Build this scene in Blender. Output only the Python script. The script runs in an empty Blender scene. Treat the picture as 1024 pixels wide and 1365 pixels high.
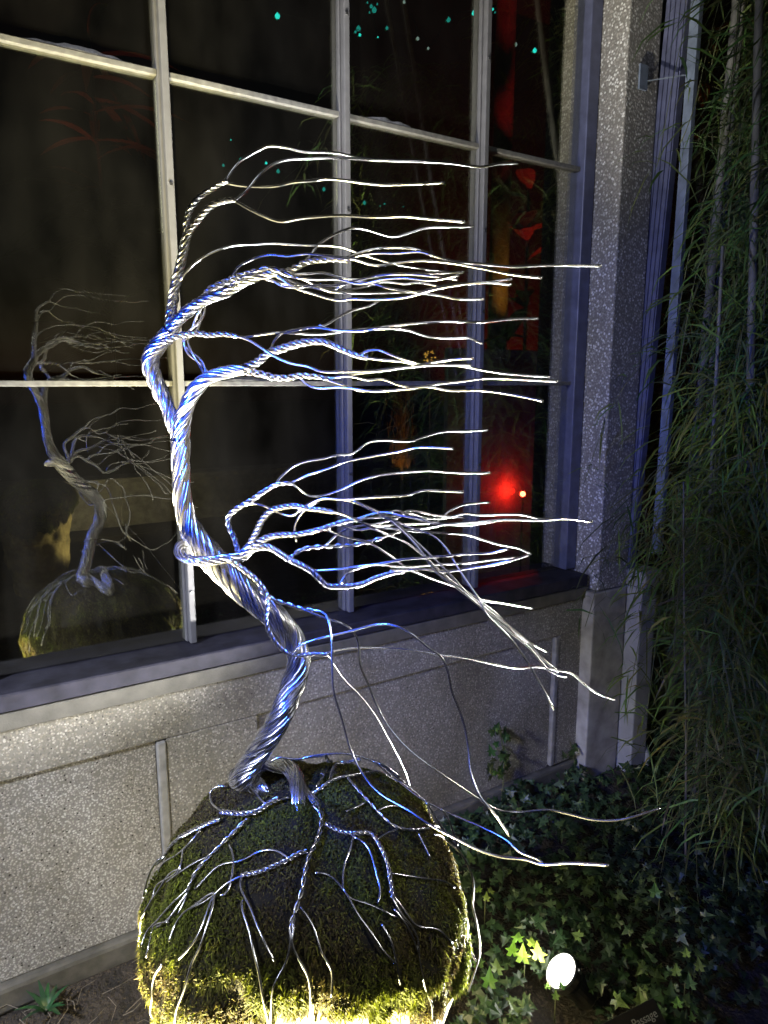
import bpy, math, random
import numpy as np
from mathutils import Vector, Matrix, noise
from mathutils.bvhtree import BVHTree
from math import sin, cos, pi, radians, sqrt
random.seed(7); rng = np.random.default_rng(7)
S = bpy.context.scene
COL = S.collection

# ------------------------------------------------------------------ camera
# wall runs along +X, window glass is the plane Y=0, ground is Z=0, metres
FPX, TH, YAW = 943.0, radians(10.3), radians(57.6)
CAM = Vector((0.0, -1.95, 1.6))
FWD = Vector((cos(YAW), sin(YAW), 0)); SIDE = Vector((sin(YAW), -cos(YAW), 0)); UPZ = Vector((0, 0, 1))
cam_d = bpy.data.cameras.new('camera'); cam = bpy.data.objects.new('camera', cam_d); COL.objects.link(cam)
cam_d.sensor_fit = 'VERTICAL'; cam_d.sensor_height = 36.0; cam_d.lens = FPX / 1365 * 36
cam_d.clip_start = 0.02; cam_d.clip_end = 500
axis = FWD * cos(TH) - UPZ * sin(TH); upv = FWD * sin(TH) + UPZ * cos(TH)
M = Matrix((SIDE, upv, -axis)).transposed().to_4x4(); M.translation = CAM
cam.matrix_world = M
S.camera = cam

# ------------------------------------------------------------------ world, sun, lights, exposure
S.view_settings.view_transform = 'Standard'; S.view_settings.look = 'None'
S.view_settings.exposure = 0.0; S.view_settings.gamma = 1.0; S.view_settings.use_curve_mapping = False
world = bpy.data.worlds.new('World'); S.world = world; world.use_nodes = True
wn = world.node_tree.nodes; bg = wn['Background']
sky = wn.new('ShaderNodeTexSky'); sky.sky_type = 'NISHITA'; sky.sun_disc = False
sky.sun_elevation = radians(-4); sky.sun_rotation = radians(200)
world.node_tree.links.new(sky.outputs[0], bg.inputs[0]); bg.inputs[1].default_value = 0.05
S.cycles.caustics_reflective = False; S.cycles.caustics_refractive = False
S.cycles.max_bounces = 8; S.cycles.transparent_max_bounces = 12
S.cycles.sample_clamp_indirect = 4.0

def light(name, typ, loc, target, energy, color, size=0.03, angle=60, blend=0.6):
    d = bpy.data.lights.new(name, typ); o = bpy.data.objects.new(name, d); COL.objects.link(o)
    d.energy = energy; d.color = color; o.location = loc
    if typ == 'SPOT':
        d.spot_size = radians(angle); d.spot_blend = blend; d.shadow_soft_size = size
    elif typ == 'POINT': d.shadow_soft_size = size
    elif typ == 'AREA': d.shape = 'DISK'; d.size = size
    elif typ == 'SUN': d.angle = radians(angle)
    if target is not None:
        o.rotation_euler = (Vector(target) - Vector(loc)).to_track_quat('-Z', 'Y').to_euler()
    return o
light('moonlight', 'SUN', (0, 0, 10), (2.0, 1.5, 0), 0.008, (0.75, 0.82, 1.0), angle=0.5)
WARM = (1.0, 0.97, 0.89)
LAMP = Vector((1.222, -0.885, 0.122))
light('garden_spot_beam', 'SPOT', LAMP + Vector((-.03, 0, .06)), (0.60, -0.93, 1.02), 780, WARM, .03, 98, .5)
light('garden_spot_spill', 'POINT', LAMP + Vector((-.06, .03, .085)), None, 1.6, WARM, .03)
light('low_uplight_beam', 'SPOT', (0.01, -1.14, 0.07), (0.42, -0.95, 0.90), 1100, (1.0, 0.87, 0.44), .03, 66, .6)
light('rear_uplight_beam', 'SPOT', (0.20, -0.60, 0.20), (0.62, -0.80, 1.25), 950, (1.0, 0.94, 0.78), .03, 62, .7)
light('rear_uplight_spill', 'POINT', (0.40, -0.46, 0.30), None, 1.6, (1.0, 0.86, 0.52), .04)
light('wall_flood_light', 'SPOT', (-1.3, -0.98, 1.80), (-0.10, -0.10, 0.50), 380, (0.84, 0.88, 1.0), .10, 76, .9)
light('pillar_flood_light', 'SPOT', (-1.0, -0.75, 2.6), (2.12, -0.10, 1.9), 150, (0.80, 0.83, 1.0), .08, 40, .8)
light('blue_flood_light', 'SPOT', (-.20, -1.06, 1.52), (0.40, -0.90, 1.34), 95, (0.025, 0.10, 1.0), .05, 80, .7)
light('ambient_fill_light', 'AREA', (-0.6, -4.2, 3.4), (1.8, -0.3, 0.9), 13, (0.92, 0.95, 1.0), 1.2)  # unseen soft fill, added to lift ivy, bamboo and walls
light('wire_fill_light', 'SPOT', (2.7, -3.1, 2.5), (0.86, -1.02, 1.12), 165, (1.0, 0.97, 0.88), .06, 30, .9)  # added spot, no such fixture known, puts silver highlights on the wires

# ------------------------------------------------------------------ materials
MATS = {}
def nm(name):
    m = bpy.data.materials.new(name); m.use_nodes = True
    nt = m.node_tree; MATS[name] = m
    return m, nt, nt.nodes, nt.links, nt.nodes['Principled BSDF']
def ramp(N, stops, interp='LINEAR'):
    r = N.new('ShaderNodeValToRGB'); cr = r.color_ramp; cr.interpolation = interp
    while len(cr.elements) < len(stops): cr.elements.new(0.5)
    for e, (p, c) in zip(cr.elements, stops): e.position = p; e.color = (*c, 1)
    return r
def objco(N): return N.new('ShaderNodeNewGeometry').outputs['Position']
def simple(name, col, rough=.6, metal=0, var=.25, scale=30, bump=.15, bscale=120, bdist=.002):
    m, nt, N, L, b = nm(name)
    n = N.new('ShaderNodeTexNoise'); n.inputs['Scale'].default_value = scale; n.inputs['Detail'].default_value = 6
    L.new(objco(N), n.inputs['Vector'])
    r = ramp(N, [(.3, tuple(c * (1 - var) for c in col)), (.7, tuple(min(1, c * (1 + var)) for c in col))])
    L.new(n.outputs[0], r.inputs[0]); L.new(r.outputs[0], b.inputs['Base Color'])
    b.inputs['Roughness'].default_value = rough; b.inputs['Metallic'].default_value = metal
    n2 = N.new('ShaderNodeTexNoise'); n2.inputs['Scale'].default_value = bscale; L.new(objco(N), n2.inputs['Vector'])
    bp = N.new('ShaderNodeBump'); bp.inputs['Strength'].default_value = bump; bp.inputs['Distance'].default_value = bdist
    L.new(n2.outputs[0], bp.inputs['Height']); L.new(bp.outputs[0], b.inputs['Normal'])
    return m
def emit(name, col, strength):
    m, nt, N, L, b = nm(name)
    b.inputs['Base Color'].default_value = (.02, .02, .02, 1)
    b.inputs['Emission Color'].default_value = (*col, 1); b.inputs['Emission Strength'].default_value = strength
    return m
def aggregate(name, cols, scale=165, dark=.08, stain=.45):
    m, nt, N, L, b = nm(name)
    geo = objco(N)
    wob = N.new('ShaderNodeTexNoise'); wob.inputs['Scale'].default_value = 60; L.new(geo, wob.inputs['Vector'])
    add = N.new('ShaderNodeVectorMath'); add.operation = 'MULTIPLY_ADD'
    L.new(wob.outputs['Color'], add.inputs[0]); add.inputs[1].default_value = (.008,) * 3; L.new(geo, add.inputs[2])
    v = N.new('ShaderNodeTexVoronoi'); v.inputs['Scale'].default_value = scale; v.inputs['Randomness'].default_value = 1
    L.new(add.outputs[0], v.inputs['Vector'])
    sep = N.new('ShaderNodeSeparateColor'); L.new(v.outputs['Color'], sep.inputs[0])
    r = ramp(N, [(i / len(cols), c) for i, c in enumerate(cols)], 'CONSTANT'); L.new(sep.outputs[0], r.inputs[0])
    # cement between the stones
    edge = ramp(N, [(.30, (1, 1, 1)), (.62, (0, 0, 0))]); L.new(v.outputs['Distance'], edge.inputs[0])
    mx = N.new('ShaderNodeMix'); mx.data_type = 'RGBA'
    L.new(edge.outputs[0], mx.inputs['Factor']); mx.inputs[6].default_value = (.19, .182, .170, 1); L.new(r.outputs[0], mx.inputs[7])
    # pits
    v2 = N.new('ShaderNodeTexVoronoi'); v2.inputs['Scale'].default_value = 55; L.new(add.outputs[0], v2.inputs['Vector'])
    pit = ramp(N, [(dark, (.12, .11, .1)), (dark + .07, (1, 1, 1))]); L.new(v2.outputs['Distance'], pit.inputs[0])
    mu = N.new('ShaderNodeMix'); mu.data_type = 'RGBA'; mu.blend_type = 'MULTIPLY'; mu.inputs['Factor'].default_value = 1
    L.new(mx.outputs[2], mu.inputs[6]); L.new(pit.outputs[0], mu.inputs[7])
    st = N.new('ShaderNodeTexNoise'); st.inputs['Scale'].default_value = 3.5; st.inputs['Detail'].default_value = 8; st.inputs['Roughness'].default_value = .65
    mp = N.new('ShaderNodeMapping'); mp.inputs['Scale'].default_value = (1, 1, .55); L.new(geo, mp.inputs[0]); L.new(mp.outputs[0], st.inputs['Vector'])
    sr = ramp(N, [(.32, (1 - stain, 1 - stain * 1.05, 1 - stain * 1.2)), (.62, (1, 1, 1))]); L.new(st.outputs[0], sr.inputs[0])
    mu2 = N.new('ShaderNodeMix'); mu2.data_type = 'RGBA'; mu2.blend_type = 'MULTIPLY'; mu2.inputs['Factor'].default_value = 1
    L.new(mu.outputs[2], mu2.inputs[6]); L.new(sr.outputs[0], mu2.inputs[7])
    L.new(mu2.outputs[2], b.inputs['Base Color']); b.inputs['Roughness'].default_value = .7
    hm = N.new('ShaderNodeMath'); hm.operation = 'MULTIPLY'; L.new(edge.outputs[0], hm.inputs[0]); L.new(pit.outputs[0], hm.inputs[1])
    bp = N.new('ShaderNodeBump'); bp.inputs['Strength'].default_value = .35; bp.inputs['Distance'].default_value = .002
    L.new(hm.outputs[0], bp.inputs['Height']); L.new(bp.outputs[0], b.inputs['Normal'])
    return m
STN = [(.24, .23, .21), (.34, .33, .31), (.18, .17, .155), (.42, .40, .37), (.28, .26, .22), (.13, .125, .12), (.46, .45, .43), (.26, .25, .235)]
conc = aggregate('exposed_aggregate', STN)
conc_panel = aggregate('panel_aggregate', [(.36, .35, .33), (.48, .46, .44), (.26, .25, .24), (.40, .38, .36), (.17, .16, .16), (.52, .51, .50), (.43, .41, .39)], 175, .11, .4)
conc_pillar = aggregate('pillar_aggregate', [(.34, .33, .32), (.50, .50, .50), (.28, .27, .26), (.72, .72, .72), (.38, .36, .34), (.22, .21, .2), (.45, .44, .42)], 115, .05, .2)
conc_dark = simple('plinth_concrete', (.07, .066, .058), .85, var=.4, scale=22, bump=.5, bscale=160)  # darker plain concrete tone for the plinth
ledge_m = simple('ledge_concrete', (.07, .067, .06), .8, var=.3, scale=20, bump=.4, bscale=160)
trim_m = simple('trim_concrete', (.20, .195, .187), .8, var=.3, scale=30, bump=.4, bscale=160)
smooth_conc = simple('smooth_concrete', (.30, .285, .255), .8, var=.35, scale=14, bump=.4, bscale=160)
render_white = simple('painted_render', (.30, .30, .31), .75, var=.2, scale=9, bump=.3)
sill_m = simple('sill_metal', (.022, .022, .034), .6, 0, var=.4, scale=18, bump=.3, bscale=60)
sill_m.node_tree.nodes['Principled BSDF'].inputs['Specular IOR Level'].default_value = .12
frame_m = simple('grey_frame_paint', (.135, .135, .145), .45, .1, var=.12, scale=30, bump=.12, bscale=120)
frame_blue = simple('blue_grey_frame_paint', (.10, .11, .19), .45, .2, var=.25, scale=20, bump=.2)
trellis_m = simple('slate_frame_paint', (.13, .16, .22), .5, .1, var=.3, scale=25, bump=.3)
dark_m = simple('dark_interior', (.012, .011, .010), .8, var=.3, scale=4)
dusty = simple('dusty_muntin', (.13, .128, .12), .7, 0, var=.3, scale=60, bump=.25, bscale=200)
dust_m = simple('dust', (.5, .49, .46), .95, var=.3, scale=150, bump=.6, bscale=300)
steel = simple('screw_steel', (.5, .5, .5), .35, 1, var=.1)
soil = simple('soil', (.026, .020, .015), .95, var=.6, scale=16, bump=1, bscale=70, bdist=.02)
bark = simple('cane_bark', (.11, .11, .10), .7, var=.4, scale=20, bump=.5, bscale=60)
rock_m = simple('pale_rock', (.34, .29, .15), .85, var=.4, scale=14, bump=.9, bscale=45, bdist=.012)
black_metal = simple('black_lamp_metal', (.03, .03, .03), .45, .4, var=.2)
sign_m = simple('sign_plate', (.022, .020, .022), .35, 0, var=.25, scale=15, bump=.05)
text_m = simple('sign_lettering', (.62, .62, .60), .6, 0, var=.05)

m, nt, N, L, b = nm('aluminium_wire')
b.inputs['Metallic'].default_value = 1.0; b.inputs['Roughness'].default_value = .25
n = N.new('ShaderNodeTexNoise'); n.inputs['Scale'].default_value = 160; L.new(objco(N), n.inputs['Vector'])
r = ramp(N, [(.3, (.80, .80, .82)), (.7, (.93, .93, .94))]); L.new(n.outputs[0], r.inputs[0]); L.new(r.outputs[0], b.inputs['Base Color'])
wire_m = m

m, nt, N, L, b = nm('window_glass')                 # architectural glass: clear sheet, mirror by angle, a thin film of dust
for x in list(N):
    if x.type != 'OUTPUT_MATERIAL': N.remove(x)
out = [x for x in N if x.type == 'OUTPUT_MATERIAL'][0]
tr = N.new('ShaderNodeBsdfTransparent'); tr.inputs[0].default_value = (.93, .94, .93, 1)
gl = N.new('ShaderNodeBsdfGlossy'); gl.inputs['Roughness'].default_value = 0.0; gl.inputs[0].default_value = (1, .98, .80, 1)
lw = N.new('ShaderNodeLayerWeight'); lw.inputs['Blend'].default_value = .5
pw = N.new('ShaderNodeMath'); pw.operation = 'POWER'; L.new(lw.outputs['Facing'], pw.inputs[0]); pw.inputs[1].default_value = 5
ma = N.new('ShaderNodeMath'); ma.operation = 'MULTIPLY_ADD'; L.new(pw.outputs[0], ma.inputs[0]); ma.inputs[1].default_value = .68; ma.inputs[2].default_value = .32
mx = N.new('ShaderNodeMixShader'); L.new(ma.outputs[0], mx.inputs[0]); L.new(tr.outputs[0], mx.inputs[1]); L.new(gl.outputs[0], mx.inputs[2])
df = N.new('ShaderNodeBsdfDiffuse'); df.inputs[0].default_value = (.5, .47, .42, 1)
dn = N.new('ShaderNodeTexNoise'); dn.inputs['Scale'].default_value = 5; dn.inputs['Detail'].default_value = 9
mp = N.new('ShaderNodeMapping'); mp.inputs['Scale'].default_value = (1.6, 1.6, .8); L.new(objco(N), mp.inputs[0]); L.new(mp.outputs[0], dn.inputs['Vector'])
dr = ramp(N, [(.35, (.0015,) * 3), (.75, (.008,) * 3)]); L.new(dn.outputs[0], dr.inputs[0])
mx2 = N.new('ShaderNodeMixShader'); L.new(dr.outputs[0], mx2.inputs[0]); L.new(mx.outputs[0], mx2.inputs[1]); L.new(df.outputs[0], mx2.inputs[2])
L.new(mx2.outputs[0], out.inputs[0])
glass_m = m

def leafmat(name, rough=.5, trans=.25):
    m, nt, N, L, b = nm(name)
    a = N.new('ShaderNodeAttribute'); a.attribute_name = 'tint'
    L.new(a.outputs['Color'], b.inputs['Base Color']); b.inputs['Roughness'].default_value = rough
    b.inputs['Specular IOR Level'].default_value = .35
    t = N.new('ShaderNodeBsdfTranslucent'); L.new(a.outputs['Color'], t.inputs[0])
    mx = N.new('ShaderNodeMixShader'); mx.inputs[0].default_value = trans
    out = [x for x in N if x.type == 'OUTPUT_MATERIAL'][0]
    L.new(b.outputs[0], mx.inputs[1]); L.new(t.outputs[0], mx.inputs[2]); L.new(mx.outputs[0], out.inputs[0])
    return m
leaf_m = leafmat('leaf', .38, .2); moss_m = leafmat('moss_fibre', .8, .25); blade_m = leafmat('bamboo_leaf', .5, .25)

# ------------------------------------------------------------------ mesh helpers
class MB:
    def __init__(s): s.v = []; s.f = []; s.n = 0; s.c = []
    def add(s, v, f, c=None):
        v = np.asarray(v, float).reshape(-1, 3); s.v.append(v); s.f.append(np.asarray(f, int) + s.n); s.n += len(v)
        if c is not None: s.c.append(np.broadcast_to(np.asarray(c, float), (len(v), 3)))
    def box(s, x0, x1, y0, y1, z0, z1):
        v = [(x, y, z) for x in (x0, x1) for y in (y0, y1) for z in (z0, z1)]
        s.add(v, [(0, 1, 3, 2), (4, 6, 7, 5), (0, 4, 5, 1), (2, 3, 7, 6), (0, 2, 6, 4), (1, 5, 7, 3)]); return s
    def hexa(s, bot, top):
        s.add(list(bot) + list(top), [(3, 2, 1, 0), (4, 5, 6, 7), (0, 1, 5, 4), (1, 2, 6, 5), (2, 3, 7, 6), (3, 0, 4, 7)]); return s
    def tube(s, P, r, k=6, caps=True):
        P = np.asarray(P, float); n = len(P); r = np.broadcast_to(np.asarray(r, float), (n,))
        T = np.gradient(P, axis=0); T /= np.linalg.norm(T, axis=1)[:, None] + 1e-12
        u = np.cross(T[0], (0.31, 0.17, 0.93)); u /= np.linalg.norm(u) + 1e-12
        U = np.zeros((n, 3))
        for i in range(n):
            u = u - T[i] * u.dot(T[i]); u /= np.linalg.norm(u) + 1e-12; U[i] = u
        W = np.cross(T, U); a = np.arange(k) * 2 * pi / k
        V = P[:, None] + r[:, None, None] * (U[:, None] * np.cos(a)[None, :, None] + W[:, None] * np.sin(a)[None, :, None])
        i = np.arange(n - 1)[:, None] * k; j = np.arange(k)[None]; j2 = (j + 1) % k
        F = np.stack([i + j, i + j2, i + k + j2, i + k + j], -1).reshape(-1, 4)
        s.add(V.reshape(-1, 3), F)
        if caps:
            for base, e in ((0, P[0]), ((n - 1) * k, P[-1])):
                b0 = s.n - n * k if base == 0 else s.n - n * k
            o = s.n - n * k
            q = [(o + 0, o + 5, o + 4, o + 3), (o + 3, o + 2, o + 1, o + 0)] if k == 6 else []
            e = o + (n - 1) * k
            q += [(e + 0, e + 1, e + 2, e + 3), (e + 3, e + 4, e + 5, e + 0)] if k == 6 else []
            if q: s.f.append(np.array(q))
        return s
    def build(s, name, mat, parent=None, smooth=False, bevel=0):
        me = bpy.data.meshes.new(name)
        V = np.concatenate(s.v); tri = [f for f in s.f if f.ndim == 2 and f.shape[1] == 3]; quad = [f for f in s.f if f.ndim == 2 and f.shape[1] == 4]
        loops = []; starts = []; p = 0
        for arr, k in ((tri, 3), (quad, 4)):
            if arr:
                A = np.concatenate(arr); loops.append(A.ravel()); starts.append(p + np.arange(len(A)) * k); p += A.size
        loops = np.concatenate(loops); starts = np.concatenate(starts)
        me.vertices.add(len(V)); me.vertices.foreach_set('co', V.ravel())
        me.loops.add(len(loops)); me.loops.foreach_set('vertex_index', loops.astype(np.int32))
        me.polygons.add(len(starts)); me.polygons.foreach_set('loop_start', starts.astype(np.int32))
        me.update(calc_edges=True); me.validate()
        if smooth: me.shade_smooth()
        else: me.shade_flat()
        if s.c:
            C = np.concatenate(s.c); at = me.color_attributes.new('tint', 'FLOAT_COLOR', 'POINT')
            at.data.foreach_set('color', np.hstack([C, np.ones((len(C), 1))]).ravel())
        me.materials.append(mat)
        o = bpy.data.objects.new(name, me); COL.objects.link(o)
        if parent is not None: o.parent = parent
        if bevel:
            bv = o.modifiers.new('bevel', 'BEVEL'); bv.width = bevel; bv.segments = 2; bv.limit_method = 'ANGLE'
        return o
def tag(o, label=None, cat=None, group=None, kind=None):
    if label: o['label'] = label
    if cat: o['category'] = cat
    if group: o['group'] = group
    if kind: o['kind'] = kind
    return o
def empty(name, loc=(0, 0, 0)):
    loc = tuple(float(c) for c in loc)
    o = bpy.data.objects.new(name, None); COL.objects.link(o); o.location = loc; o.empty_display_size = .1; return o
def reparent(root):
    """children were modelled in world coordinates; keep them there under a root that stands at its base"""
    off = -Vector(root.location)
    for c in root.children:
        if not c.get('_p'): c.location = Vector(c.location) + off
def box(name, mat, dims, parent=None, bevel=.002): return MB().box(*dims).build(name, mat, parent, bevel=bevel)

# view rays for tracing outlines from the photograph onto real surfaces
def ray(px, py):
    s, u = px - 512, 682 - py
    fw = FPX * cos(TH) + u * sin(TH); up = -FPX * sin(TH) + u * cos(TH)
    return FWD * fw + SIDE * s + UPZ * up, fw
KD = 1.062                # how far off the sculpture stands
def PF(px, py, d):
    d *= 1 - .075 * max(0.0, min(1.3, (870 - py) / 450))      # the tree leans out from the wall as it rises
    r, fw = ray(px, py); return CAM + r * (d * KD / fw)
def PX(px, py, X): r, _ = ray(px, py); return CAM + r * (X / r.x)
def PY(px, py, Y): r, _ = ray(px, py); return CAM + r * ((Y + 1.95) / r.y)
def PZ(px, py, Z): r, _ = ray(px, py); return CAM + r * ((Z - 1.6) / r.z)

def crom(P, step=.004):
    P = np.asarray([tuple(p) for p in P], float)
    if len(P) < 2: return P
    Q = np.vstack([2 * P[0] - P[1], P, 2 * P[-1] - P[-2]]); out = []
    for i in range(1, len(Q) - 2):
        L = np.linalg.norm(Q[i + 1] - Q[i]); n = max(2, int(L / step)); t = np.linspace(0, 1, n, endpoint=False)[:, None]
        a, b, c, d = Q[i - 1], Q[i], Q[i + 1], Q[i + 2]
        out.append(.5 * (2 * b + (c - a) * t + (2 * a - 5 * b + 4 * c - d) * t ** 2 + (3 * b - a - 3 * c + d) * t ** 3))
    out.append(P[-1:]); return np.vstack(out)
def frames(P):
    T = np.gradient(P, axis=0)
    for _ in range(3): T[1:-1] = (T[:-2] + T[1:-1] + T[2:]) / 3
    T /= np.linalg.norm(T, axis=1)[:, None] + 1e-12
    u = np.cross(T[0], (0.3, .9, .2)); u /= np.linalg.norm(u); U = np.zeros_like(P)
    for i in range(len(P)):
        u = u - T[i] * u.dot(T[i]); u /= np.linalg.norm(u) + 1e-12; U[i] = u
    return T, U, np.cross(T, U)
def bundle(mb, P, R, n, r, pitch, ph=0.0, k=5, wander=.12, core=True):
    P = np.asarray(P); m = len(P); T, U, W = frames(P)
    s = np.concatenate([[0], np.cumsum(np.linalg.norm(np.diff(P, axis=0), axis=1))])
    R = np.interp(np.linspace(0, 1, m), np.linspace(0, 1, len(np.atleast_1d(R))), np.atleast_1d(R))
    if core and n > 6: mb.tube(P, R - r * 1.6, 10, caps=False)
    for i in range(n):
        f1, f2, p1, p2 = random.uniform(8, 22), random.uniform(8, 25), random.uniform(0, 6.3), random.uniform(0, 6.3)
        a = ph + 2 * pi * i / n + 2 * pi * s / pitch + wander * np.sin(s * f1 + p1) * (2.2 if n > 6 else 1)
        rad = (R - r * .75) * (1 + wander * .8 * np.sin(s * f2 + p2)) + (random.uniform(-.35, .35) * r if n > 6 else 0)
        if n <= 3: rad = np.maximum(rad, r * .95)
        Q = P + rad[:, None] * (np.cos(a)[:, None] * U + np.sin(a)[:, None] * W)
        mb.tube(Q, r, k, caps=False)

# ------------------------------------------------------------------ ground and building
mb = MB(); gx = np.concatenate([[-60, -20, -6], np.linspace(-2, 7, 91), [12, 25, 60]]); gy = np.concatenate([[-60, -25, -9], np.linspace(-4, 2.0, 61), [8, 25, 60]])
V = [(x, y, (0.025 * noise.noise((x * 2.2, y * 2.2, 0)) + .012 * noise.noise((x * 9, y * 9, 3))) if (-2 < x < 7 and -4 < y < -.02) else 0.0) for x in gx for y in gy]
ny = len(gy); F = [(i * ny + j, (i + 1) * ny + j, (i + 1) * ny + j + 1, i * ny + j + 1) for i in range(len(gx) - 1) for j in range(ny - 1)]
mb.add(V, F); tag(mb.build('ground', soil, smooth=True), kind='structure')

H = empty('conservatory', (1.0, 0, 0))
tag(H, 'conservatory wall of pebbled concrete with a tall dark gridded window above it', 'building')
def hbox(name, mat, d, parent=None, bevel=.003): return box(name, mat, d, parent or H, bevel)
WX0, WX1, WY = -3.2, 2.13, -.10
hbox('wall', conc, (WX0, WX1, -.065, .10, .0, .765))
# stiles, rail and plinth proud of the recessed panels
hbox('rail', conc, (WX0, WX1, WY, -.066, .635, .765))
hbox('stile', conc, (.462, .73, WY, -.066, .085, .634))
hbox('stile', conc, (1.985, WX1, WY, -.066, .085, .634))
hbox('stile', conc, (-1.25, -1.0, WY, -.066, .085, .634))
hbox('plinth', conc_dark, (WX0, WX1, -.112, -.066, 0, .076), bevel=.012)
hbox('panel', conc_panel, (-.998, .4345, -.087, -.066, .078, .6335), bevel=.002)
hbox('panel', conc, (.732, 1.961, -.087, -.066, .078, .6335), bevel=.002)
hbox('panel_trim', trim_m, (.4355, .4610, -.104, -.066, .086, .63), bevel=.005)
hbox('panel_trim', trim_m, (1.962, 1.9845, -.104, -.066, .086, .63), bevel=.005)
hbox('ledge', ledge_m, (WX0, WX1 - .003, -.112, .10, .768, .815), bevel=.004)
hbox('window_sill', sill_m, (WX0, WX1 - .02, -.118, .06, .818, .866), bevel=.006)
# pillar, its base and the pier beside it
hbox('pillar', conc_pillar, (2.13, 2.30, -.150, .16, 0.80, 5.0), bevel=.006)
hbox('pillar_base', smooth_conc, (2.105, 2.297, -.156, .16, 0, .797), bevel=.006)
pier = hbox('pier', render_white, (2.305, 2.40, -.222, .16, 0, .80), bevel=.006)
hbox('pier_cap', render_white, (2.303, 2.418, -.236, .16, .803, .868), pier, bevel=.008)
pier.location = (0, 0, 0)
# next bay beyond the pier
hbox('far_wall', smooth_conc, (2.42, 7.5, -.06, .10, 0, .80))
hbox('far_sill', sill_m, (2.42, 7.5, -.09, .06, .803, .85))
# leaning dark blue jamb standing on the pier
a = [PX(826, 690, 2.303), PX(846, 690, 2.303)]; t_ = [PX(889, 0, 2.303), PX(915, 0, 2.303)]
def ext(p, q, z): k = (z - p.z) / (q.z - p.z); return p + (q - p) * k
L0, L1 = ext(a[0], t_[0], .87), ext(a[0], t_[0], 4.6); R0, R1 = ext(a[1], t_[1], .87), ext(a[1], t_[1], 4.6)
dx = Vector((.035, 0, 0)); mb = MB()
nr = 4
for i in range(nr):
    u0, u1 = i / nr, (i + .78) / nr; g0, g1 = (i + .78) / nr, (i + 1) / nr
    mb.hexa([L0.lerp(R0, u0), L0.lerp(R0, u1), L0.lerp(R0, u1) + dx, L0.lerp(R0, u0) + dx], [L1.lerp(R1, u0), L1.lerp(R1, u1), L1.lerp(R1, u1) + dx, L1.lerp(R1, u0) + dx])
    ins = Vector((.006, 0, 0))
    mb.hexa([L0.lerp(R0, g0) + ins, L0.lerp(R0, g1) + ins, L0.lerp(R0, g1) + dx, L0.lerp(R0, g0) + dx], [L1.lerp(R1, g0) + ins, L1.lerp(R1, g1) + ins, L1.lerp(R1, g1) + dx, L1.lerp(R1, g0) + dx])
mb.build('ribbed_jamb', frame_blue, H)
# interior
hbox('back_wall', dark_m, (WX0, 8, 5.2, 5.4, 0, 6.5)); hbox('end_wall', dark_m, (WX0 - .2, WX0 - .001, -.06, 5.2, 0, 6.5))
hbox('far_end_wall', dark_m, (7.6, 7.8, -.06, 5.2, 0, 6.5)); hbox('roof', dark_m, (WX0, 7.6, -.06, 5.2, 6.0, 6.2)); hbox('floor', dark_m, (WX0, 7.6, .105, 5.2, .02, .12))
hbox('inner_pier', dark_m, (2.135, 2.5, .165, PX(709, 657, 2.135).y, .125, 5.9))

# window: mullions, muntins, panes, screws
wf = hbox('window_frame', frame_blue, (2.072, 2.127, -.035, .05, .869, 5.0), bevel=.004)
MXS = [-.99, -.47, .05, .572, 1.091, 1.612]; MZ = [1.60, 2.365, 3.13, 3.9]
for x in MXS:
    mm = MB(); mm.box(x - .015, x + .015, -.014, .03, .869, 5.0); mm.box(x - .0095, x + .0095, -.036, -.0145, .869, 5.0)
    mm.build('mullion', frame_m, wf, bevel=.003)
for x in MXS:
    for z in (1.02, 1.32, 1.84, 2.10, 2.62, 2.9):
        p = MB().tube([(x, -.0365, z), (x, -.0395, z)], .0048, 6); p.build('screw', steel, wf)
xs = [WX0] + MXS + [2.10]
for i in range(len(xs) - 1):
    x0 = xs[i] + .0155 if i else xs[i]; x1 = xs[i + 1] - .0155
    for z in MZ:
        q = MB(); q.box(x0, x1, -.014, .025, z - .0075, z + .0075); q.build('muntin', dusty, wf, bevel=.002)
    zz = [.869] + MZ + [5.0]
    for j in range(len(zz) - 1):
        z0 = zz[j] + (.008 if j else .001); z1 = zz[j + 1] - .008
        MB().box(x0, x1, .0, .005, z0, z1).build('pane', glass_m, wf)
MB().box(2.45, 7.5, 0, .005, .853, 5.0).build('pane', glass_m, H)
# dust drift lying on the upper muntin
for (x0, x1, z) in ((.25, .50, 2.373), (1.15, 1.33, 2.373), (.62, .9, 1.608)):
    q = MB(); n_ = 40; X = np.linspace(x0, x1, n_); h = np.array([max(0, .010 * sin(pi * i / (n_ - 1)) + .006 * noise.noise((x * 40, 0, z))) for i, x in enumerate(X)]) + .0005
    v = []; f = []
    for i in range(n_): v += [(X[i], -.013, z), (X[i], -.009, z + h[i]), (X[i], -.002, z + h[i] * .9), (X[i], -.002, z)]
    for i in range(n_ - 1):
        for k in range(3): f.append((i * 4 + k, i * 4 + k + 1, i * 4 + 5 + k, i * 4 + 4 + k))
    q.add(v, f); q.build('dust_drift', dust_m, wf, smooth=True)
hbox('door_post', frame_blue, (2.45, 2.50, -.03, .05, .853, 5.0)); hbox('door_post', frame_blue, (3.2, 3.25, -.03, .05, .853, 5.0))
reparent(H)

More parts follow.
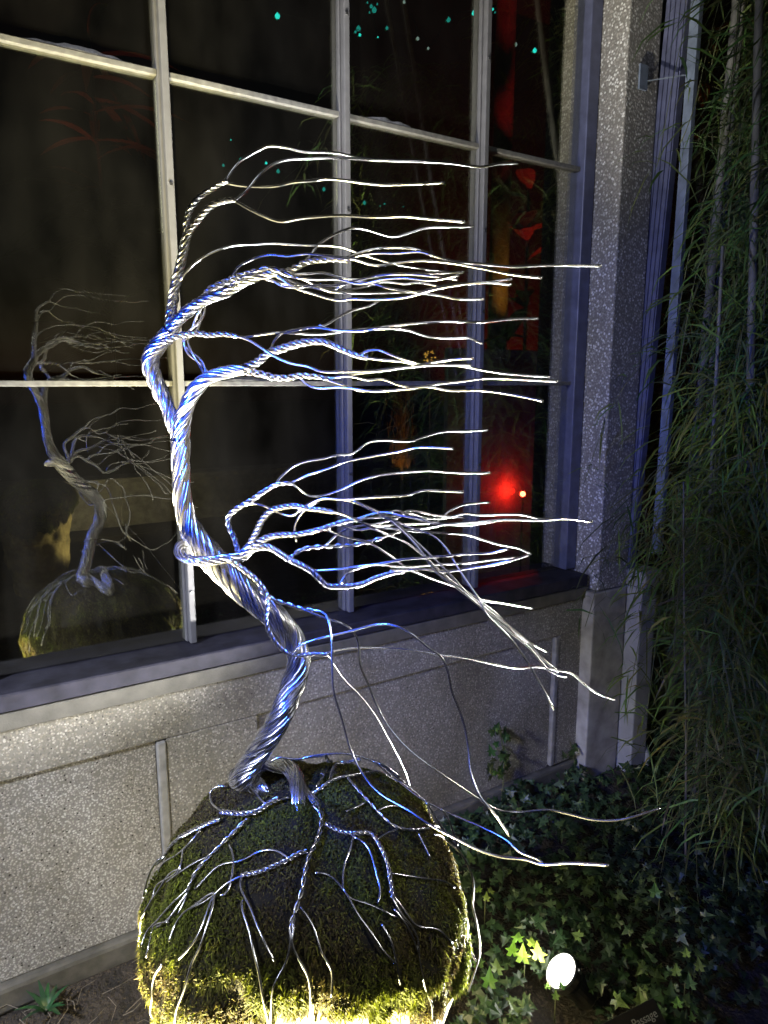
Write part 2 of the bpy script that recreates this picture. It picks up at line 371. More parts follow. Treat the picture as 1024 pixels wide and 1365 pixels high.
# metal bracket frame standing off the pillar
tf = empty('trellis_frame', (2.3, -.25, .93)); tag(tf, 'slim blue grey metal frame on two brackets standing off the concrete pillar', 'trellis')
pt, pb = PX(927, 0, 2.30), PX(873, 738, 2.30)
pt = ext(pb, pt, 4.4)
mb = MB(); dx = Vector((.022, 0, 0)); dy = Vector((0, .018, 0))
mb.hexa([pb - dy, pb + dy, pb + dy + dx, pb - dy + dx], [pt - dy, pt + dy, pt + dy + dx, pt - dy + dx]); mb.build('upright', trellis_m, tf, bevel=.002)
def bar(name, p, q, hh, hw):
    d = (q - p).normalized(); s_ = d.cross(UPZ).normalized() * hw; u = s_.cross(d) * hh
    return MB().hexa([p - s_ - u, p + s_ - u, p + s_ + u, p - s_ + u], [q - s_ - u, q + s_ - u, q + s_ + u, q - s_ + u]).build(name, trellis_m, tf, bevel=.002)
q1 = PX(916, 99, 2.30) + Vector((.002, .0, 0)); bar('bracket', PX(846, 110, 2.21), q1, .021, .006)
q2 = PX(868, 741, 2.30); bar('bracket', PX(828, 722, 2.25), q2, .018, .006)
pw_ = PX(845, 108, 2.21); MB().box(pw_.x - .02, pw_.x + .02, -.159, -.151, pw_.z - .04, pw_.z + .04).build('wall_plate', trellis_m, tf)
reparent(tf)

# ------------------------------------------------------------------ moss boulder
BC = CAM + FWD * 1.105 * KD + SIDE * (-.134 * KD); BX, BY = BC.x, BC.y
TOC = math.atan2(CAM.y - BY, CAM.x - BX)
RB, ZT = .272 * KD, 1.6 - .688 * KD
def bprof(z, d):            # radius at height z; d = azimuth off the camera side, where the shoulder sits higher
    zw = .56 + .165 * math.exp(-(d / .95) ** 2); h = ZT - zw
    if z >= zw: return RB * max(0, 1 - ((z - zw) / h) ** 2.4) ** (1 / 2.1)
    t = (zw - z) / zw
    return RB * (1 - .30 * t ** .85 - .12 * min(1, t * 6) * math.exp(-(d / .8) ** 2))
nz, na = 64, 96
zs = np.concatenate([np.linspace(0, .50, 20), .50 + (ZT - .50) * np.sin(np.linspace(0, pi / 2, nz - 19))[1:]])
V = []
for z in zs:
    for k in range(na):
        a = 2 * pi * k / na; r = bprof(z, (a - TOC + pi) % (2 * pi) - pi); p = Vector((r * cos(a), r * sin(a), z))
        q = Vector((cos(a) * RB, sin(a) * RB, z))
        low = max(0, min(1, (.68 - z) / .1))
        d = 1 + .07 * noise.noise(q * 4.2 + Vector((3, 1, 0))) + (.065 + .05 * low) * noise.noise(q * 11) + .03 * noise.noise(q * 25)
        V.append((BX + p.x * d, BY + p.y * d, z + .02 * noise.noise(q * 6 + Vector((9, 2, 5))) * min(1, (z) / .3)))
F = [(i * na + k, i * na + (k + 1) % na, (i + 1) * na + (k + 1) % na, (i + 1) * na + k) for i in range(len(zs) - 1) for k in range(na)]
BV, BF = V, F
bvh = BVHTree.FromPolygons([Vector(v) for v in V], F)
bo = empty('mossy_boulder', (BX, BY, 0)); tag(bo, 'round boulder blanketed in green and brown moss with wire roots spread over its top', 'boulder')
mb = MB(); mb.add(V, F); rk = mb.build('rock', rock_m, bo, smooth=True)
VA = np.array(V); FA = np.array(F)
tri = np.vstack([FA[:, [0, 1, 2]], FA[:, [0, 2, 3]]])
A, B_, C_ = VA[tri[:, 0]], VA[tri[:, 1]], VA[tri[:, 2]]
cr = np.cross(B_ - A, C_ - A); area = np.linalg.norm(cr, axis=1) / 2; nrm = cr / (2 * area[:, None] + 1e-12)
NB = 260000
ti = rng.choice(len(tri), NB, p=area / area.sum()); u, v = rng.random(NB), rng.random(NB); fl = u + v > 1; u[fl], v[fl] = 1 - u[fl], 1 - v[fl]
P = A[ti] + u[:, None] * (B_ - A)[ti] + v[:, None] * (C_ - A)[ti]; Nn = nrm[ti]
az = np.arctan2(P[:, 1] - BY, P[:, 0] - BX)
toc = math.atan2(CAM.y - BY, CAM.x - BX); da = (az - toc + pi) % (2 * pi) - pi          # 0 faces the camera
def limf(d, a_): return .685 - .195 * (1 - math.exp(-(d / .9) ** 2)) + .06 * noise.noise((cos(a_) * 3.5, sin(a_) * 3.5, 1)) + .045 * noise.noise((cos(a_) * 11, sin(a_) * 11, 4))
lim = np.array([limf(d, a_) for d, a_ in zip(da, az)])
keep = P[:, 2] > lim + rng.normal(0, .012, NB)
P, Nn = P[keep], Nn[keep]; n_ = len(P)
pn = np.array([noise.noise((p[0] * 9, p[1] * 9, p[2] * 9)) for p in P]); pn2 = np.array([noise.noise((p[0] * 30, p[1] * 30, p[2] * 30 + 7)) for p in P])
ln = rng.uniform(.005, .0125, n_) * (1 + .9 * pn2 + .5 * np.maximum(0, pn))
tdir = rng.normal(size=(n_, 3)); tdir -= (tdir * Nn).sum(1)[:, None] * Nn; tdir /= np.linalg.norm(tdir, axis=1)[:, None]
sd = np.cross(Nn, tdir) * (rng.uniform(.0006, .0012, n_))[:, None]
lean = rng.uniform(.4, 1.3, n_)[:, None]
p1 = P + ln[:, None] * (.6 * Nn + .3 * lean * tdir); p2 = P + ln[:, None] * (.8 * Nn + .85 * lean * tdir) - np.array([0, 0, .35]) * ln[:, None] * lean
base = P - Nn * .002
VV = np.stack([base - sd, base + sd, p1 + sd * 1.3, p1 - sd * 1.3, p2], 1).reshape(-1, 3)
o5 = np.arange(n_)[:, None] * 5
w = np.clip(.30 + 1.5 * pn + .5 * pn2 + rng.normal(0, .22, n_), 0, 1)[:, None]
col = (1 - w) * np.array([.082, .060, .022]) + w * np.array([.090, .108, .012])
yl = (rng.random(n_) < .25)[:, None]; col = np.where(yl, col * 1.6 + np.array([.06, .075, 0]), col) * rng.uniform(.5, 1.15, (n_, 1))
mm = MB(); mm.add(VV, o5 + np.array([[0, 1, 2, 3]]), np.repeat(col, 5, 0)); mm.f.append((o5 + np.array([[3, 2, 4]])))
fz = VA[FA].mean(1); faz = np.arctan2(fz[:, 1] - BY, fz[:, 0] - BX); fd = (faz - toc + pi) % (2 * pi) - pi
flim = np.array([limf(d, a_) for d, a_ in zip(fd, faz)]); fk = FA[fz[:, 2] > flim]
vn = np.zeros_like(VA)
for j in range(3): np.add.at(vn, tri[:, j], cr)
vn /= np.linalg.norm(vn, axis=1)[:, None] + 1e-12
mm.add(VA + vn * .003, fk, (.022, .020, .010))
moss = mm.build('moss', moss_m, bo); moss['kind'] = 'stuff'
reparent(bo)
print('moss', n_)

def onB(px, py, off=.009, fb=1.05):
    r, fw = ray(px, py); r.normalize()
    h = bvh.ray_cast(CAM, r)
    if h[0] is not None and h[0].z > .2: return h[0] + h[1] * off
    return None

# ------------------------------------------------------------------ wire tree
D0 = 1.13
base_pt = PF(380, 1050, 1.12)
TREE = empty('wire_tree', base_pt); tag(TREE, 'bare windswept tree sculpture twisted from silver wire on the mossy boulder', 'sculpture')
WR = .0021
SCALE_PX = 1.13 / FPX
def path(pts, d0, d1, amp=.0):
    n = len(pts); ln = [0]
    for a, b in zip(pts[:-1], pts[1:]): ln.append(ln[-1] + math.dist(a, b))
    ph = random.uniform(0, 6)
    return [PF(x, y, d0 + (d1 - d0) * l / ln[-1] + amp * sin(l / 45 + ph) * min(1, l / 60)) for (x, y), l in zip(pts, ln)]
def wire(pts, d0, d1, parent, r=WR, amp=.012, name='wire'):
    d1 = d0 + (d1 - d0) * 1.5
    P = crom(path(pts, d0, d1, amp), .006); mb = MB(); mb.tube(P, r, 6)
    return mb.build(name, wire_m, parent, smooth=True)
def twist(name, paths, parent=TREE):
    mb = MB()
    for (pts, d0, d1, Rpx, n, pitch) in paths:
        P = crom(path(pts, d0, d1), .003)
        r = WR if n > 3 else WR * .95
        bundle(mb, P, np.array(Rpx, float) * SCALE_PX, n, r, pitch, random.uniform(0, 6), 5)
    return mb.build(name, wire_m, parent, smooth=True)

# trunk: from the coil at the foot up to the fork
trunk_px = [(402, 1078, 1.085), (398, 1060, 1.10), (388, 1044, 1.125), (368, 1036, 1.135), (347, 1036, 1.125), (331, 1033, 1.085), (333, 1022, 1.07), (345, 1004, 1.075), (362, 975, 1.09), (378, 945, 1.10), (391, 912, 1.115), (398, 882, 1.12),
            (391, 854, 1.13), (370, 825, 1.13), (341, 800, 1.13), (310, 772, 1.13), (284, 745, 1.13), (264, 720, 1.13), (251, 698, 1.13), (244, 670, 1.13), (241, 640, 1.13), (241, 610, 1.13), (240, 585, 1.13)]
mb = MB()
def foot(px, py, off): h = onB(px, py, off); return h if h is not None else PF(px, py, 1.12)
TP = [foot(356, 1056, -.006), foot(341, 1053, .012), foot(328, 1047, .024), foot(322, 1038, .036)] + [None, None] + [PF(*p) for p in trunk_px[8:]]
d1 = (TP[3] - CAM).dot(FWD) / KD
TP[4] = PF(331, 1022, d1 - .004); TP[5] = PF(345, 1001, d1 * .75 + .25 * 1.09); TP[6] = PF(362, 975, d1 * .4 + .6 * 1.09)
P = crom(TP, .004)
Rt = np.interp(np.linspace(0, 1, 60), [0, .04, .08, .14, .22, .36, .52, .60, .68, .77, .85, .93, 1.0], np.array([10, 13, 15, 16.5, 16, 16, 16, 17.5, 18, 17, 12, 11, 12]) * SCALE_PX * KD)
bundle(mb, P, Rt, 27, WR * .98, .24, 0, 5, .10)
coil = crom([foot(336, 1036, .012), foot(356, 1030, .022), foot(376, 1034, .026), foot(390, 1047, .024), foot(396, 1063, .014), foot(396, 1082, -.012)], .004)
bundle(mb, coil, np.array([11, 13, 13, 12.5, 11, 9]) * SCALE_PX, 20, WR * .95, .45, 0, 5, .12)
flare = crom([foot(352, 1032, .012), foot(374, 1026, .014), foot(397, 1037, .014), foot(412, 1053, .010), foot(426, 1074, .0)], .004)
bundle(mb, flare, np.array([9, 8, 7, 6, 5]) * SCALE_PX, 12, WR * .95, .5, 0, 5, .2)
mb.build('trunk', wire_m, TREE, smooth=True)
# two limbs above the fork
left = twist('branch', [([(241, 600), (236, 575), (224, 545), (214, 522), (206, 503), (200, 484), (204, 468), (215, 455), (226, 440)], 1.13, 1.13, [11, 10, 9.5, 10, 11, 11, 9], 16, .11)])
E = twist('branch', [([(241, 602), (242, 575), (245, 553), (253, 532), (264, 514), (282, 501), (305, 495), (325, 492)], 1.13, 1.12, [11, 11, 10, 9, 8, 7], 15, .14),
                     ([(322, 492), (345, 481), (358, 470), (375, 464), (395, 458), (412, 455), (430, 455), (445, 460), (460, 467), (475, 473), (490, 476)], 1.12, 1.10, [6, 5.5, 5, 4, 3.5], 4, .04),
                     ([(328, 494), (345, 497), (365, 502), (385, 503), (400, 500), (425, 502), (440, 505)], 1.12, 1.13, [5, 4.5, 3.5], 3, .035)])
wire([(360, 470), (365, 455), (375, 444), (388, 440), (410, 436), (430, 434), (452, 422), (470, 413), (490, 408), (505, 401)], 1.12, 1.17, E)
wire([(376, 443), (400, 439), (420, 436), (450, 440), (480, 441), (500, 438), (522, 437)], 1.12, 1.10, E)
wire([(425, 432), (440, 438), (470, 441), (500, 438), (520, 437), (545, 440), (570, 448), (600, 450), (625, 450), (643, 458)], 1.12, 1.16, E)
wire([(486, 476), (500, 478), (520, 480), (540, 482), (560, 486), (570, 484), (600, 479), (632, 477)], 1.10, 1.07, E)
wire([(470, 472), (478, 473), (490, 467), (505, 466), (520, 472), (540, 479), (560, 485)], 1.11, 1.10, E)
wire([(398, 501), (410, 512), (425, 517), (450, 516), (475, 518), (500, 521), (540, 518), (570, 515), (600, 520), (640, 520), (680, 525), (724, 534)], 1.13, 1.06, E)
wire([(430, 503), (450, 502), (475, 498), (510, 494), (540, 490), (570, 487), (610, 487), (650, 494), (690, 499), (733, 502)], 1.13, 1.19, E)
wire([(430, 504), (455, 512), (480, 520), (510, 520), (550, 518), (580, 512), (620, 507), (650, 504), (690, 505), (744, 508)], 1.13, 1.11, E)
wire([(440, 504), (465, 501), (490, 506), (510, 505), (530, 512), (555, 518)], 1.13, 1.12, E)

TA = twist('branch', [([(226, 450), (228, 420), (231, 395), (236, 370), (243, 342), (249, 315)], 1.13, 1.14, [7.5, 7, 6, 5.5], 5, .055),
                      ([(249, 318), (248, 300), (253, 280), (262, 266), (272, 258), (285, 250), (297, 243), (304, 241)], 1.14, 1.15, [4, 3.6, 3], 3, .028),
                      ([(248, 320), (255, 305), (262, 296), (270, 286), (279, 276), (290, 270), (305, 266), (314, 266)], 1.14, 1.12, [4, 3.6, 3], 3, .028)])
wire([(300, 241), (308, 228), (318, 216), (335, 205), (350, 197), (362, 194), (385, 197), (405, 202), (445, 203), (470, 208), (500, 212), (560, 214), (600, 216)], 1.15, 1.19, TA)
wire([(300, 243), (315, 246), (335, 248), (365, 248), (390, 243), (420, 240), (437, 238), (460, 240), (480, 243), (510, 246), (550, 245), (592, 243)], 1.15, 1.10, TA)
wire([(312, 266), (320, 261), (332, 249), (345, 233), (365, 218), (385, 212), (410, 211), (440, 210), (470, 211), (500, 213), (560, 215), (600, 217), (640, 222), (665, 218), (690, 217)], 1.12, 1.17, TA)
wire([(312, 266), (330, 277), (350, 287), (365, 293), (378, 295), (400, 291), (430, 288), (460, 287), (500, 289), (540, 288), (570, 291), (620, 295)], 1.12, 1.05, TA)
wire([(240, 374), (248, 362), (264, 347), (285, 335), (310, 327), (335, 325), (365, 324), (400, 326), (440, 327), (460, 330), (480, 338), (500, 344), (530, 352), (565, 358), (600, 362), (617, 363)], 1.13, 1.20, TA)

TC = twist('branch', [([(222, 455), (230, 437), (242, 422), (258, 408), (272, 400), (290, 393), (310, 384), (330, 373), (350, 366), (370, 363)], 1.13, 1.12, [8.5, 8, 7, 6, 5.5], 8, .07),
                      ([(368, 363), (385, 361), (400, 353), (412, 348), (430, 346), (447, 345), (464, 347)], 1.12, 1.11, [4.4, 4, 3], 3, .032),
                      ([(272, 402), (278, 387), (292, 379), (310, 371), (330, 364), (350, 361), (372, 368), (384, 378)], 1.14, 1.15, [4.2, 4.2, 3.5], 3, .035),
                      ([(300, 388), (318, 374), (335, 366), (352, 357), (370, 360), (392, 369)], 1.11, 1.10, [3.6, 3.2, 3], 2, .035)])
for pts, d0, d1 in [
    ([(404, 350), (415, 338), (425, 325), (440, 315), (460, 306), (473, 303), (490, 306), (510, 312), (525, 315), (545, 310), (570, 303), (600, 302), (631, 301)], 1.12, 1.20),
    ([(306, 373), (318, 355), (330, 348), (345, 342), (362, 339), (385, 341), (410, 338), (440, 341), (470, 345), (500, 353), (530, 350), (560, 347), (600, 350), (640, 357), (680, 365), (722, 370)], 1.14, 1.10),
    ([(455, 346), (475, 338), (490, 333), (510, 330), (545, 330), (565, 335), (580, 341), (605, 348), (640, 351), (680, 355), (710, 354), (745, 353), (802, 354)], 1.11, 1.16),
    ([(455, 347), (480, 340), (500, 337), (530, 337), (560, 335), (578, 341)], 1.11, 1.08),
    ([(380, 366), (410, 364), (430, 363), (450, 368), (470, 372), (490, 370), (520, 365), (560, 364), (600, 363), (618, 362)], 1.12, 1.15),
    ([(385, 367), (405, 372), (425, 382), (440, 388), (470, 390), (500, 390), (530, 389), (560, 388), (585, 382), (610, 378), (640, 377), (683, 371)], 1.12, 1.19),
    ([(365, 363), (385, 378), (400, 386), (420, 392), (440, 398), (455, 400), (470, 398), (500, 399), (540, 396), (580, 385), (620, 378), (650, 376), (681, 379)], 1.12, 1.06),
    ([(360, 370), (375, 380), (395, 383), (420, 380), (450, 380), (470, 375), (490, 370), (510, 366), (545, 365), (580, 368), (610, 372)], 1.13, 1.09),
    ([(378, 370), (400, 378), (430, 383), (460, 386), (480, 383), (500, 378), (515, 375), (540, 378), (555, 376), (580, 380), (592, 385)], 1.15, 1.20),
    ([(350, 370), (375, 377), (410, 381), (440, 387), (460, 378), (480, 375), (500, 378), (520, 384), (560, 390), (590, 394), (610, 398), (645, 398)], 1.14, 1.12),
    ([(392, 369), (420, 372), (450, 372), (480, 378), (510, 372), (540, 370), (575, 373), (612, 366)], 1.10, 1.05)]:
    wire(pts, d0, d1, TC)
TD = twist('branch', [([(216, 456), (238, 447), (262, 444), (280, 446), (300, 445), (316, 448)], 1.11, 1.11, [4.5, 4, 3], 3, .032),
                      ([(270, 404), (268, 418), (262, 432), (254, 443), (247, 454), (253, 468), (263, 478), (271, 488), (276, 500)], 1.14, 1.13, [5, 4.5, 4.5], 3, .09)])
wire([(312, 447), (330, 452), (350, 464), (363, 473), (385, 483), (410, 488), (430, 495), (460, 495), (500, 494), (540, 489), (570, 486), (600, 486), (628, 486)], 1.11, 1.06, TD)
wire([(308, 446), (325, 449), (345, 446), (370, 443), (400, 444), (430, 445), (465, 440), (500, 437), (520, 434), (560, 430), (600, 428), (640, 429), (680, 425), (718, 424)], 1.11, 1.18, TD)

# wrapped ring and the middle branches
ringP = [(335, 728, 1.10), (318, 741, 1.095), (300, 744, 1.09), (275, 747, 1.085), (252, 745, 1.09), (239, 737, 1.11), (241, 726, 1.135), (254, 724, 1.155), (275, 733, 1.165), (296, 742, 1.16)]
mb = MB(); bundle(mb, crom([PF(*p) for p in ringP], .003), np.array([6.5, 7, 7, 6]) * SCALE_PX, 6, WR, .10, 0, 5)
TG = mb.build('branch', wire_m, TREE, smooth=True)
G1 = twist('branch', [([(320, 742), (318, 735), (313, 718), (306, 703), (304, 690), (312, 680), (325, 672), (340, 663), (355, 652), (370, 645), (382, 643), (392, 644)], 1.10, 1.14, [4.2, 4, 3.6, 3], 3, .034)])
wire([(365, 648), (375, 635), (390, 622), (410, 614), (430, 611), (450, 606), (470, 604), (490, 590), (510, 586), (545, 588), (565, 582), (590, 575), (620, 574), (650, 573)], 1.14, 1.20, G1)
wire([(388, 643), (410, 633), (440, 623), (460, 615), (500, 607), (530, 602), (560, 596), (604, 597)], 1.14, 1.10, G1)
wire([(388, 643), (400, 652), (412, 660), (430, 660), (455, 652), (480, 640), (500, 634), (530, 630), (570, 627), (600, 629), (640, 630), (653, 629)], 1.14, 1.16, G1)
wire([(322, 673), (335, 671), (350, 673), (370, 682), (388, 687), (400, 680), (412, 672), (430, 664), (460, 665), (500, 662), (540, 660), (565, 653), (590, 654), (618, 655)], 1.12, 1.07, G1)
G2 = twist('branch', [([(318, 745), (330, 730), (340, 712), (350, 692), (362, 680), (378, 675), (395, 674), (415, 678), (430, 679), (444, 682)], 1.10, 1.09, [5, 4.6, 4.2, 4, 3.4], 4, .036)])
for pts, d0, d1 in [
    ([(395, 683), (410, 672), (430, 665), (455, 665), (480, 672), (500, 682), (520, 693), (540, 710), (560, 732), (580, 760), (600, 776), (625, 795), (650, 816), (680, 842), (705, 862), (732, 893), (756, 902)], 1.10, 1.06),
    ([(440, 680), (470, 690), (500, 705), (540, 722), (570, 745), (600, 772), (625, 790), (640, 800), (665, 820), (690, 845), (710, 858), (729, 868)], 1.09, 1.14),
    ([(455, 664), (490, 675), (520, 690), (545, 712), (575, 740), (600, 765), (625, 792), (650, 812), (680, 835), (705, 855), (725, 878), (745, 895)], 1.10, 1.08),
    ([(470, 666), (500, 680), (540, 700), (575, 712), (595, 730), (610, 755), (630, 785), (640, 800), (650, 820), (680, 850), (705, 885), (725, 920), (739, 945)], 1.10, 1.02),
    ([(430, 704), (460, 715), (490, 722), (520, 740), (545, 758), (575, 770), (610, 783), (640, 798), (670, 803), (710, 810)], 1.09, 1.17)]:
    wire(pts, d0, d1, G2)
G3 = twist('branch', [([(320, 744), (335, 730), (350, 719), (370, 713), (395, 712), (415, 708), (430, 704), (450, 697), (465, 693), (482, 692)], 1.10, 1.10, [6, 5, 4, 3.6, 3], 4, .038)])
for pts, d0, d1 in [
    ([(470, 692), (500, 690), (520, 688), (545, 684), (565, 690), (595, 690), (620, 684), (640, 686), (680, 685), (700, 686), (720, 691), (750, 690)], 1.10, 1.16),
    ([(475, 691), (510, 682), (540, 688), (560, 690), (580, 698), (610, 697), (640, 695), (670, 692), (720, 693), (755, 691), (790, 695)], 1.10, 1.05),
    ([(478, 694), (500, 700), (540, 698), (580, 695), (600, 680), (620, 672), (652, 669)], 1.10, 1.19),
    ([(395, 722), (394, 712), (393, 702), (398, 690), (408, 678), (425, 668)], 1.10, 1.10),
    ([(432, 705), (450, 699), (475, 706), (500, 703), (530, 705), (555, 708), (590, 710), (620, 712), (640, 718), (665, 725), (690, 730), (708, 738)], 1.10, 1.13),
    ([(520, 760), (560, 758), (600, 760), (640, 755), (670, 750), (690, 744), (708, 738)], 1.10, 1.13),
    ([(480, 692), (505, 688), (530, 680), (550, 690), (585, 697), (620, 700), (650, 696), (669, 692)], 1.10, 1.12)]:
    wire(pts, d0, d1, G3)
G4 = twist('branch', [([(325, 742), (340, 730), (355, 728), (370, 735), (385, 745), (400, 752), (415, 760), (425, 770), (437, 780), (452, 781), (470, 780), (485, 777), (500, 770), (520, 764), (537, 761)], 1.10, 1.11, [5.5, 5, 4.4, 3.6, 3], 4, .036),
                      ([(385, 746), (395, 736), (410, 730), (430, 728), (450, 727), (470, 726), (490, 722), (512, 716)], 1.10, 1.12, [3.4, 3.2, 3], 2, .034)])
for pts, d0, d1 in [
    ([(420, 760), (450, 758), (480, 754), (510, 750), (540, 745), (580, 742), (620, 738), (650, 737), (670, 733), (678, 731)], 1.10, 1.04),
    ([(453, 779), (462, 765), (475, 758), (500, 752), (540, 755), (580, 752), (620, 750), (660, 745), (686, 742)], 1.10, 1.17),
    ([(530, 762), (560, 758), (590, 762), (620, 758), (650, 753), (683, 746)], 1.11, 1.08),
    ([(433, 728), (450, 712), (470, 702), (500, 698), (530, 690), (545, 680), (580, 686), (620, 690)], 1.10, 1.14),
    ([(508, 717), (540, 706), (570, 703), (600, 698), (640, 695), (669, 692)], 1.12, 1.17)]:
    wire(pts, d0, d1, G4)
# long low wires sweeping down from the trunk
HB = twist('branch', [([(300, 741), (320, 755), (338, 769), (352, 785), (357, 804), (355, 822), (358, 839), (369, 857), (384, 870), (402, 873), (418, 871), (436, 872)], 1.09, 1.075, [4.2, 4, 3.6, 3], 3, .032),
                      ([(345, 785), (365, 798), (385, 805), (400, 810), (417, 813)], 1.09, 1.08, [3.4, 3, 3], 2, .034)])
wire([(432, 871), (440, 876), (448, 890), (462, 908), (482, 928), (502, 955), (517, 982), (532, 1010), (541, 1030), (546, 1046)], 1.075, 1.24, HB, r=.0012)
wire([(432, 871), (445, 867), (470, 863), (510, 863), (550, 866), (585, 872), (620, 876), (655, 884), (690, 890), (715, 888), (745, 893), (760, 896), (775, 908), (790, 920), (805, 927), (820, 932)], 1.075, 1.10, HB)
wire([(388, 871), (400, 860), (420, 852), (440, 847), (470, 840), (500, 832), (525, 833), (550, 845), (570, 862), (588, 875), (597, 895), (602, 920), (612, 945), (620, 970), (625, 1000), (628, 1030), (640, 1060), (660, 1085), (680, 1114)], 1.07, .98, HB)
wire([(413, 812), (430, 815), (438, 825), (442, 850), (443, 880), (445, 920), (455, 955), (465, 990), (475, 1015), (490, 1040), (510, 1060), (545, 1080), (570, 1097), (600, 1113), (640, 1133), (670, 1142), (700, 1145), (725, 1152), (760, 1150), (812, 1153)], 1.08, .90, HB)
wire([(403, 811), (430, 822), (455, 830), (470, 840), (478, 858), (480, 885), (490, 910), (505, 945), (520, 970), (545, 998), (580, 1025), (620, 1052), (660, 1077), (690, 1082), (730, 1079), (760, 1085), (790, 1092), (820, 1093), (845, 1088), (880, 1077)], 1.08, 1.02, HB)
wire([(532, 1042), (561, 1064), (580, 1074), (605, 1086), (644, 1103), (673, 1118), (693, 1135), (717, 1145), (727, 1153)], 1.16, 1.00, HB, r=.0017)

# roots lying on the boulder
def bpath(pts, off):
    out = []; last = None; pend = []
    for (x, y) in pts:
        p = onB(x, y, off)
        if p is None:
            d = (last - CAM).dot(FWD) / KD if last is not None else 1.05
            p = PF(x, y, d)
        last = p; out.append(p)
    return out
def densify(pts, st=9):
    o = [pts[0]]
    for a, b in zip(pts[:-1], pts[1:]):
        n = max(1, int(math.dist(a, b) / st))
        for i in range(1, n + 1): o.append((a[0] + (b[0] - a[0]) * i / n, a[1] + (b[1] - a[1]) * i / n))
    return o
def smoothpx(pts):
    P = crom([(x, y, 0) for x, y in pts], 8); return [(p[0], p[1]) for p in P]
def sm(P, n=2):
    P = np.array([tuple(p) for p in P])
    for _ in range(n):
        if len(P) > 3: P[1:-1] = (P[:-2] + 2 * P[1:-1] + P[2:]) / 4
    return P
RWR = .0020
def root(tw, wires):
    mb = MB()
    for pts, n, Rpx, pitch in tw:
        P = crom(sm(bpath(smoothpx(pts), .010 + Rpx * .0011)), .003)
        if n == 1: mb.tube(P, RWR, 6)
        else: bundle(mb, P, [Rpx * .00112], n, RWR * .9, pitch, random.uniform(0, 6), 5, .15)
    o = mb.build('root', wire_m, TREE, smooth=True)
    for pts in wires:
        P = crom(sm(bpath(smoothpx(pts), .0115)), .005); P[:, 2] += .0015 * np.sin(np.arange(len(P)) * .35)
        MB().tube(P, RWR, 6).build('wire', wire_m, o, smooth=True)
root([([(371, 1073), (362, 1075), (355, 1084), (343, 1091), (322, 1092), (300, 1090)], 4, 4.5, .04)],
     [[(305, 1091), (289, 1082), (284, 1069), (280, 1050), (302, 1047)], [(357, 1078), (346, 1072), (337, 1054), (329, 1052)], [(355, 1080), (369, 1075), (385, 1070)]])
root([([(297, 1099), (281, 1106), (264, 1113), (248, 1121)], 4, 3.8, .035), ([(248, 1121), (236, 1130), (224, 1137), (210, 1147)], 2, 3, .03)],
     [[(264, 1113), (248, 1119), (236, 1125), (218, 1147), (205, 1153), (198, 1166), (194, 1178)], [(214, 1144), (205, 1153), (196, 1172), (191, 1194)],
      [(274, 1110), (264, 1125), (253, 1136), (231, 1148), (218, 1163), (205, 1171), (194, 1186)], [(251, 1137), (249, 1155), (243, 1166), (231, 1173), (216, 1181), (213, 1194), (210, 1201), (196, 1220), (190, 1240), (184, 1254)],
      [(248, 1160), (231, 1170), (222, 1186), (208, 1202)]])
root([([(332, 1098), (317, 1115), (302, 1130), (287, 1145), (271, 1160), (264, 1176), (259, 1189)], 2, 3, .035)],
     [[(262, 1182), (250, 1196), (237, 1206), (222, 1223), (208, 1239), (201, 1250), (197, 1263)], [(259, 1190), (246, 1208), (236, 1222), (222, 1235), (212, 1238)],
      [(292, 1193), (284, 1197), (269, 1208), (249, 1222), (239, 1239), (234, 1257)], [(259, 1188), (252, 1210), (245, 1222)], [(287, 1145), (269, 1152), (251, 1162), (238, 1171), (230, 1178)], [(232, 1230), (220, 1233), (212, 1237), (210, 1250), (204, 1276)]])
root([([(406, 1143), (396, 1144), (388, 1153), (373, 1159), (358, 1167), (342, 1170), (327, 1172)], 3, 3.6, .03)],
     [[(330, 1171), (317, 1177), (304, 1183), (292, 1195), (271, 1210), (256, 1217), (244, 1230), (236, 1245)], [(292, 1195), (285, 1214), (274, 1244), (257, 1264), (246, 1278)],
      [(293, 1195), (289, 1219), (277, 1252), (261, 1285), (255, 1307), (244, 1340), (240, 1368)], [(326, 1174), (323, 1188), (332, 1200), (342, 1216), (346, 1228), (355, 1254), (367, 1275)],
      [(329, 1203), (327, 1214), (338, 1241), (345, 1275), (352, 1307), (357, 1333), (357, 1370)], [(388, 1152), (376, 1143), (363, 1139), (345, 1140), (320, 1155), (302, 1156), (287, 1168), (267, 1188)],
      [(310, 1131), (317, 1148), (314, 1163), (311, 1183), (304, 1198), (299, 1197)], [(225, 1285), (213, 1297), (211, 1318), (212, 1330), (203, 1356)]])
root([([(425, 1080), (434, 1086), (430, 1108), (416, 1135), (408, 1150), (404, 1176), (401, 1194), (393, 1216), (389, 1232)], 2, 3.6, .04)],
     [[(391, 1225), (385, 1240), (389, 1254), (376, 1290), (363, 1318), (360, 1352)], [(390, 1230), (393, 1243), (388, 1254), (404, 1282), (414, 1313), (416, 1365)], [(399, 1212), (403, 1219), (416, 1233), (427, 1266), (441, 1288), (442, 1321)]])
